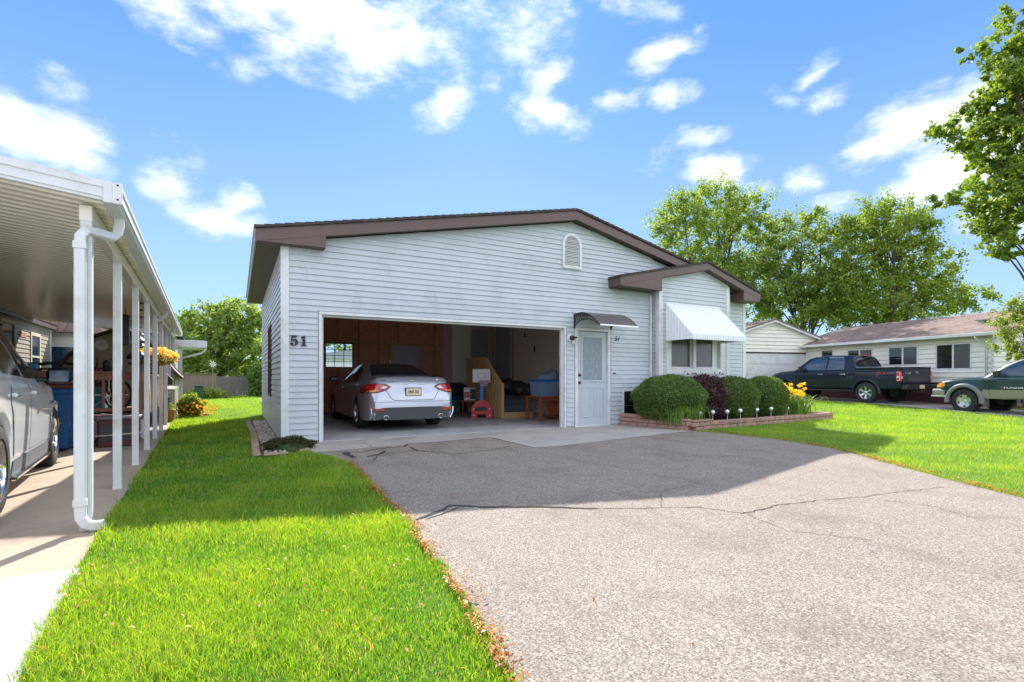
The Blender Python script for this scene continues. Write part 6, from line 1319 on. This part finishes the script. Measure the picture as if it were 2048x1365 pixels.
b = MB(); b.prism([(gx0-.2, ez2-.141), (px_, pz_-.081), (px_, pz_-.17), (gx0-.2, ez2-.24)], -.24, -.021, 'y'); b.prism([(gx1+.2, ez2-.141), (px_, pz_-.081), (px_, pz_-.17), (gx1+.2, ez2-.24)], -.24, -.021, 'y'); b.build('rake_board', 'white_trim', rg)
b = MB(); b.box(-5.0, .03, 0, .1, .08, 2.35); go = b.build('overhead_door', 'white_trim', rg); b = MB()
for r_ in range(4):
    for k in range(8): x = -4.9+k*.63; z = .08+r_*.57; b.bevbox(x, .012, z, x+.5, .0299, z+.40, .01)
b.build('door_panel', 'white_trim', go); MB().box(-5.0, .0, 2.351, .1, .08, 2.42).build('door_head_trim', 'black_metal', rg)
# ================================================================== BACK FENCES
fn = thing('back_fence', 'grey weathered board fence across the back of the yard', 'fence', (-3.2, 24.4, 0), -.10)
b = MB(); x = -3
while x < 22: b.bevbox(x, -.01+random.uniform(-.006, .006), .03, x+.135, .012, 1.13+random.uniform(-.03, .03), .003); x += .143
b.box(-3, .013, .3, 22, .05, .38); b.box(-3, .013, .85, 22, .05, .93); b.build('boards', 'fence_gray', fn)
for k in range(11): MB().bevbox(-3+k*2.4, .051, 0, -2.9+k*2.4, .15, 1.16, .005).build('fence_post', 'fence_gray', fn)
pf = lthing('privacy_rail', 'brown vertical board privacy rail beyond the patio cover', 'fence', -1.15, 26.3)
b = MB(); x = -1.6
while x < 2.42: b.bevbox(x, -.01+random.uniform(-.012, .012), .42, x+.13, .012, 1.22+random.uniform(-.01, .01), .003); x += .145
b.build('boards', 'fence_wood', pf); b = MB(); b.bevbox(-1.7, -.05, 1.23, 2.52, .05, 1.27, .005); b.bevbox(-1.7, -.03, .36, 2.5, .03, .41, .005); b.build('rails', 'fence_wood', pf); 
for x in (2.44, .6, -1.3): MB().bevbox(x, -.05, 0, x+.1, .049, 1.2299, .005).build('fence_post', 'fence_wood', pf)
ws = thing('white_shed', 'white board sided shed behind the garage seen through its rear window', 'shed', (.9, 15.5, 0))
b = MB(); x = 0
while x < 5: b.box(x, 0, 0, x+.19, .03, 1.95); x += .2
b.box(0, .031, 0, 5, 2, 1.95); b.build('shed_body', 'awning_white', ws); MB().prism([(-.2, 1.951), (5.2, 1.951), (2.5, 2.35)], -.2, 2.3, 'y').build('shed_roof', 'blue_gray_siding', ws)
# ================================================================== TREES
def px_at(px, py, z):
    x = (px-1024)/1000*z; w = camw(x, z); return Vector((w[0], w[1], CAM.z + (755-py)/1000*z))
def tree(name, label, base, trunk_r, lobes, nleaf, size, matn, group=None, nb=26, clump=.32, trunks=1, aspect=.62, spread=.5, core=.75, bare=.38):
    """lobes: list of (center Vector, rx, ry, rz) in world space; branches are grown from the trunk to clump centres in the lobes"""
    t = thing(name, label, 'tree', (base.x, base.y, base.z), 0, group); b = MB(); top = max(l[0].z+l[3] for l in lobes); cent = sum((l[0] for l in lobes), Vector())/len(lobes)
    vol = np.array([l[1]*l[2]*l[3] for l in lobes])**.72; pr = vol/vol.sum(); clumps = []
    nc = max(20, nleaf//75)
    for k in range(nc):
        l = lobes[rng.choice(len(lobes), p=pr)]; d = rng.normal(size=3); d /= np.linalg.norm(d); f = rng.uniform(core, 1.0)**.6 if rng.random() < .75 else rng.uniform(.2, .8)
        clumps.append((Vector((l[0].x+d[0]*l[1]*f, l[0].y+d[1]*l[2]*f, l[0].z+d[2]*l[3]*f)), Vector(d.tolist())))
    # trunk(s)
    mains = []
    for j in range(trunks):
        a = 2*PI*j/trunks + .7; tip = Vector((cent.x + (spread*math.cos(a)*lobes[0][1] if trunks > 1 else 0), cent.y + (spread*math.sin(a)*lobes[0][2] if trunks > 1 else 0), base.z + (top-base.z)*.86)); P = []; off = Vector((math.cos(a)*trunk_r*(trunks > 1)*1.2, math.sin(a)*trunk_r*(trunks > 1)*1.2, 0))
        for i in range(9):
            s_ = i/8; p_ = (base+off).lerp(tip, s_); w = (top-base.z)*.018; p_ += Vector((math.sin(s_*5+j)*w, math.cos(s_*4+j*2)*w, 0))*(i > 0); P.append(p_-base)
        b.tube(P, [trunk_r*(1-.85*i/8)*(1.25 if i == 0 else 1)/(trunks**.35) for i in range(9)], 8); mains.append(P)
    for k in range(nb):
        c, d = clumps[rng.integers(len(clumps))]; P = mains[rng.integers(len(mains))]; c = c-base
        h = c.z*rng.uniform(bare, .8); i = min(range(len(P)), key=lambda q: abs(P[q].z-h)); s0 = P[i]; mid = s0.lerp(c, .5)+Vector((0, 0, (c-s0).length*.08)); r0 = trunk_r*.30*(1-.6*i/8)
        b.tube([s0, s0.lerp(mid, .6), mid, mid.lerp(c, .6)+Vector((0, 0, .05)), c], [r0, r0*.75, r0*.5, r0*.3, r0*.08], 5)
    b.build('trunk', 'bark', t, smooth=True)
    # twigs of leaves: each clump is a spray of short shoots
    per = nleaf//nc; C = np.array([list(c-base) for c, d in clumps]); D = np.array([list(d) for c, d in clumps]); n = nc*per
    idx = np.repeat(np.arange(nc), per); sh = rng.normal(size=(nc, 5, 3)); sh /= np.linalg.norm(sh, axis=2)[:, :, None]; sh = sh*.8 + D[:, None, :]*.7 + np.array([0, 0, .15])
    s_i = rng.integers(0, 5, n); tt = rng.random(n)**.8; cs = clump*.85*rng.uniform(.5, 1.4, nc)[idx]
    Pn = C[idx] + sh[idx, s_i]*(tt*cs)[:, None] + rng.normal(size=(n, 3))*(cs*.17)[:, None]; Pn[:, 2] -= .12*cs*tt*tt
    var = None; leaves('crown', Pn, size, matn, t, aspect=aspect); return t
def L(px, py, z, rx, rz, ry=None): return (px_at(px, py, z), rx*z/1000, (ry or rx)*z/1000, rz*z/1000)
def B(px, z): q = px_at(px, 755, z); return Vector((q.x, q.y, -.05))
grp = 'tall trees behind the cream garage'
tree('maple_tree', 'tall light green tree rising behind the brown bump-out roof, left of the group', B(1425, 40), .30, [L(1430,470,40,125,95,90),L(1415,420,40,60,50),L(1500,500,40,70,90),L(1360,470,40,55,70),L(1350,420,41,40,22),L(1480,430,40,60,45),L(1400,560,40,90,60),L(1500,590,40,75,60)], 41000, .19, 'far_leaf', grp, 46, .85, 3, core=.55)
tree('maple_tree', 'middle tall tree with bare dark stems above the cream garage roof', B(1620, 37), .26, [L(1600,500,37,60,80,70),L(1640,470,37,35,50),L(1560,560,37,60,70),L(1650,580,37,60,60),L(1590,620,37,60,30),L(1520,610,37,35,30)], 28000, .17, 'far_leaf', grp, 44, .75, 4, core=.55)
tree('maple_tree', 'dense dark green tree behind the cream house roof, right of the group', B(1760, 35), .34, [L(1760,500,35,85,90,85),L(1740,440,35,35,40),L(1790,460,35,55,50),L(1840,540,35,65,50),L(1760,600,35,110,50),L(1870,600,35,60,32),L(1700,560,35,50,60),L(1930,600,35,45,14),L(1700,620,35,60,30)], 52000, .17, 'maple_leaf', grp, 50, .75, 2, core=.5)
b5 = B(2145, 16)
tree('maple_tree', 'large near maple whose leafy boughs enter from the top right corner', b5, .24, [L(2030,40,16,28,30),L(1990,90,16,55,22),L(2050,110,16,50,40),L(1990,180,16,60,50),L(2040,200,16,80,70),L(1930,255,16,62,18),L(1990,290,16,70,38),L(2060,280,16,60,60),L(2010,340,16,55,30),L(1930,395,16,45,18),L(1985,390,16,60,40),L(2040,420,16,50,70),L(1990,460,16,40,28),L(2030,505,16,28,22),L(2120,250,16,90,220),L(1895,400,16,22,7)], 43000, .125, 'maple_leaf', 'trees', 40, .30, 1, .72, core=.25, bare=.5)
tree('young_tree', 'small pale green tree in front of the right end of the cream house', B(2062, 17), .05, [L(2055,640,17,42,40),L(2030,690,17,28,24),L(2050,610,17,28,22),L(2070,720,17,40,30),L(2010,655,17,18,12)], 9000, .075, 'light_leaf', 'trees', 20, .28, 1, core=.2)
tree('yard_tree', 'bright green spreading tree above the grey back fence', B(455, 31), .20, [L(440,690,31,75,75,70),L(400,660,31,45,38),L(480,650,31,45,45),L(500,690,31,40,60),L(420,730,31,60,40),L(460,625,31,28,16),L(510,735,30,35,50),L(375,690,31,25,45)], 34000, .17, 'far_leaf', 'trees', 34, .6, 2, core=.55)
tree('yard_tree', 'pale leafy tree showing over the roofs seen below the carport ceiling', B(170, 29), .2, [L(150,640,29,90,48,60),L(90,650,29,50,40),L(230,650,30,60,40)], 16000, .2, 'light_leaf', 'trees', 20, .6, 1, core=.5)
tree('yard_tree', 'dark tree far behind the fence seen through the garage rear window', B(690, 40), .2, [L(690,690,40,60,60)], 5000, .25, 'far_leaf', 'trees', 14, .8, 1)
t = thing('vine_shrub', 'dark green shrub growing against the back fence by the garage corner', 'shrub', (.1, 23.2, 0))
P = blob_pts(5200, (0, 0, .85), (.75, .5, .95), shell=.6, bumps=.15, low=.02); leaves('foliage', P, .13, 'yew_leaf', t)
t = thing('house_foundation_shrub', 'dark shrub in the shade at the end of the cream house', 'shrub', rw(2.2, -1.2, -.15)); P = blob_pts(3000, (0, 0, .8), (1.2, .7, .9), shell=.5, bumps=.15, low=-.1); leaves('foliage', P, .1, 'yew_leaf', t)
# ================================================================== LAWN
def in_poly(x, y, poly):
    c = np.zeros(len(x), bool); n = len(poly)
    for i in range(n):
        (x1, y1), (x2, y2) = poly[i], poly[(i+1) % n]; m_ = ((y1 > y) != (y2 > y)); 
        with np.errstate(divide='ignore', invalid='ignore'): c ^= m_ & (x < (x2-x1)*(y-y1)/(y2-y1+1e-12)+x1)
    return c
EX = [drive_poly, [(-.02,0),(-.2,-.3),(-.27,-1.15)]+apron_front[1:]+[(6.45,0)], [(-.55,.0),(-.55,7.4),(10.9,7.4),(10.9,0),(7.4,0)], [(-.98,-1.24),(-.24,-1.1),(-.2,0),(-.55,0),(-.55,5.2),(-.97,5.2)],
      [(6.45,0),(6.86,-1.76),(7.6,-1.68),(9.5,-1.58),(11.2,-1.5),(12.6,-1.42),(12.05,0)], [lw(.10,14.3)[:2],lw(.10,-.9)[:2],lw(.13,-1.7)[:2],lw(.16,-2.6)[:2],lw(.30,-16)[:2],lw(-12,-16)[:2],lw(-12,14.3)[:2]],
      [rw(-2.95,-9)[:2],rw(-2.95,15)[:2],rw(12,15)[:2],rw(12,-9)[:2]]]
def blades(name, x0, x1, y0, y1, dmax, zref, label, seg=1, hmul=1, cut=None):
    A_ = (x1-x0)*(y1-y0); n = int(A_*dmax); x = rng.uniform(x0, x1, n); y = rng.uniform(y0, y1, n)
    d = np.hypot(x-CAM.x, y-CAM.y); fx = (x-CAM.x)*math.sin(TH)+(y-CAM.y)*math.cos(TH); keep = rng.random(n) < np.minimum(1, (zref/np.maximum(d, .5))**1.65)
    side = np.abs((x-CAM.x)*math.cos(TH)-(y-CAM.y)*math.sin(TH)); keep &= (fx > .4) & (side < fx*1.25+1.5)
    x, y, d = x[keep], y[keep], d[keep]
    # ragged border
    jx, jy = x+rng.normal(size=len(x))*.012, y+rng.normal(size=len(x))*.012; ok = np.ones(len(x), bool)
    for P_ in EX: ok &= ~in_poly(jx, jy, P_)
    if cut is not None: ok &= cut(x, y)
    x, y, d = x[ok], y[ok], d[ok]; n = len(x)
    sc = np.maximum(1, d/zref)**.85; pn = np.sin(x*1.7+np.sin(y*1.3)*2)*np.cos(y*1.9+x*.6); pn2 = np.sin(x*6.1+y*2.3)*np.sin(y*5.3-x*3.1)
    h = (.031+.014*pn+.013*pn2+.026*rng.random(n)**2.2)*hmul*(1+.15*(sc-1)); w = .0032*sc*rng.uniform(.8, 1.3, n); a = rng.uniform(0, 2*PI, n); b_ = rng.uniform(0, 2*PI, n); lean = rng.uniform(.15, .95, n)*h
    z = gz(x, y)-.012; sx, sy = np.cos(a)*w/2, np.sin(a)*w/2; lx, ly = np.cos(b_)*lean, np.sin(b_)*lean
    v = np.where(rng.random(n) < .03+.05*(pn2 > .5), .97, np.clip(.38+.24*pn+.18*pn2+.28*rng.normal(size=n), 0, .8))
    if seg == 1:
        V = np.stack([np.stack([x-sx, y-sy, z], 1), np.stack([x+sx, y+sy, z], 1), np.stack([x+lx, y+ly, z+h], 1)], 1).reshape(-1, 3); F = np.arange(3*n).reshape(n, 3); var = np.repeat(v, 3)
    else:
        mx, my = x+lx*.35, y+ly*.35; V = np.stack([np.stack([x-sx, y-sy, z], 1), np.stack([x+sx, y+sy, z], 1), np.stack([mx+sx*.8, my+sy*.8, z+h*.62], 1), np.stack([mx-sx*.8, my-sy*.8, z+h*.62], 1), np.stack([x+lx, y+ly, z+h*.98], 1)], 1).reshape(-1, 3)
        i = np.arange(n)*5; F = np.concatenate([np.stack([i, i+1, i+2], 1), np.stack([i, i+2, i+3], 1), np.stack([i+3, i+2, i+4], 1)]); var = np.repeat(v, 5)
    print(name, n); return np_mesh(name, V, F, 'grass', None, var, label=label, cat='grass', kind='stuff')
blades('grass', -2.6, .3, -8.3, 5.6, 15000, 2.6, 'sunlit and shaded mown grass between the carport and the driveway', 2)
blades('grass', -6, -.3, 5.6, 24, 4200, 6, 'bright back lawn running to the grey fence', 1, 1.1)
blades('grass', 4.3, 36, -9.5, 14, 6500, 5, 'front lawn between the driveway and the pickups', 1, 1.05)
def near_edge(x, y):
    lx = (x-LO[0])*math.cos(LROT)+(y-LO[1])*math.sin(LROT); e = np.where(y > -5.2, .10, .15)
    return ((lx-e < .07) & (rng.random(len(x)) < .5)) | ((x > -.30-.06*(y < -6.5)) & (x < .1) & (y < -1.6) & (rng.random(len(x)) < .22)) | (rng.random(len(x)) < .02)
blades('grass', -2.6, .1, -8.3, 2, 5200, 2.6, 'longer untrimmed grass tufts along the slab edge and driveway', 2, 1.7, near_edge)
# dry leaf litter along the driveway edges and in the lawn
P = []
def litter(pl, n, w, side):
    for k in range(n):
        i = rng.integers(len(pl)-1); t_ = rng.random()
        if rng.random() > .55+.45*math.sin(pl[i][1]*7.3)*math.sin(pl[i][1]*2.9+1): continue
        a, b_ = pl[i], pl[i+1]; q = rng.random(); s_ = abs(rng.normal())*w; P.append((a[0]+(b_[0]-a[0])*t_+side*(s_-.05), a[1]+(b_[1]-a[1])*t_, .006+rng.random()*.035))
litter([q for q in DLw if -8.2 < q[1] < -2.3], 3600, .05, 1); litter([q for q in DRw if -9 < q[1] < -1.9], 3600, .05, -1)
for k in range(200): P.append((rng.uniform(-2.0, -.2), rng.uniform(-7.6, -3.5), rng.uniform(.03, .05)))
for k in range(120): P.append((-1.95+abs(rng.normal())*.12-.02*k/120, rng.uniform(-7, -5.2), rng.uniform(.02, .05)))
for k in range(60): P.append((rng.uniform(0, 6), rng.uniform(-8, -2), .008))
P = np.array(P); P = P[~in_poly(P[:, 0], P[:, 1], EX[5])]; n = len(P); a = rng.uniform(0, 2*PI, n); s_ = rng.uniform(.004, .016, n); tl_ = rng.uniform(-.5, .5, (n, 2))
V = []
for q in range(4):
    aa = a+q*PI/2; l_ = s_*(1 if q % 2 == 0 else .5); dx2, dy2 = np.cos(aa)*l_, np.sin(aa)*l_; V.append(np.stack([P[:, 0]+dx2, P[:, 1]+dy2, P[:, 2]+dx2*tl_[:, 0]+dy2*tl_[:, 1]+.004*(q % 2)], 1))
V = np.stack(V, 1).reshape(-1, 3); np_mesh('leaf_litter', V, np.arange(4*n).reshape(n, 4), 'dry_leaf', None, np.repeat(rng.random(n), 4), label='orange brown dry leaf litter along the driveway edge', cat='leaf litter', kind='stuff')
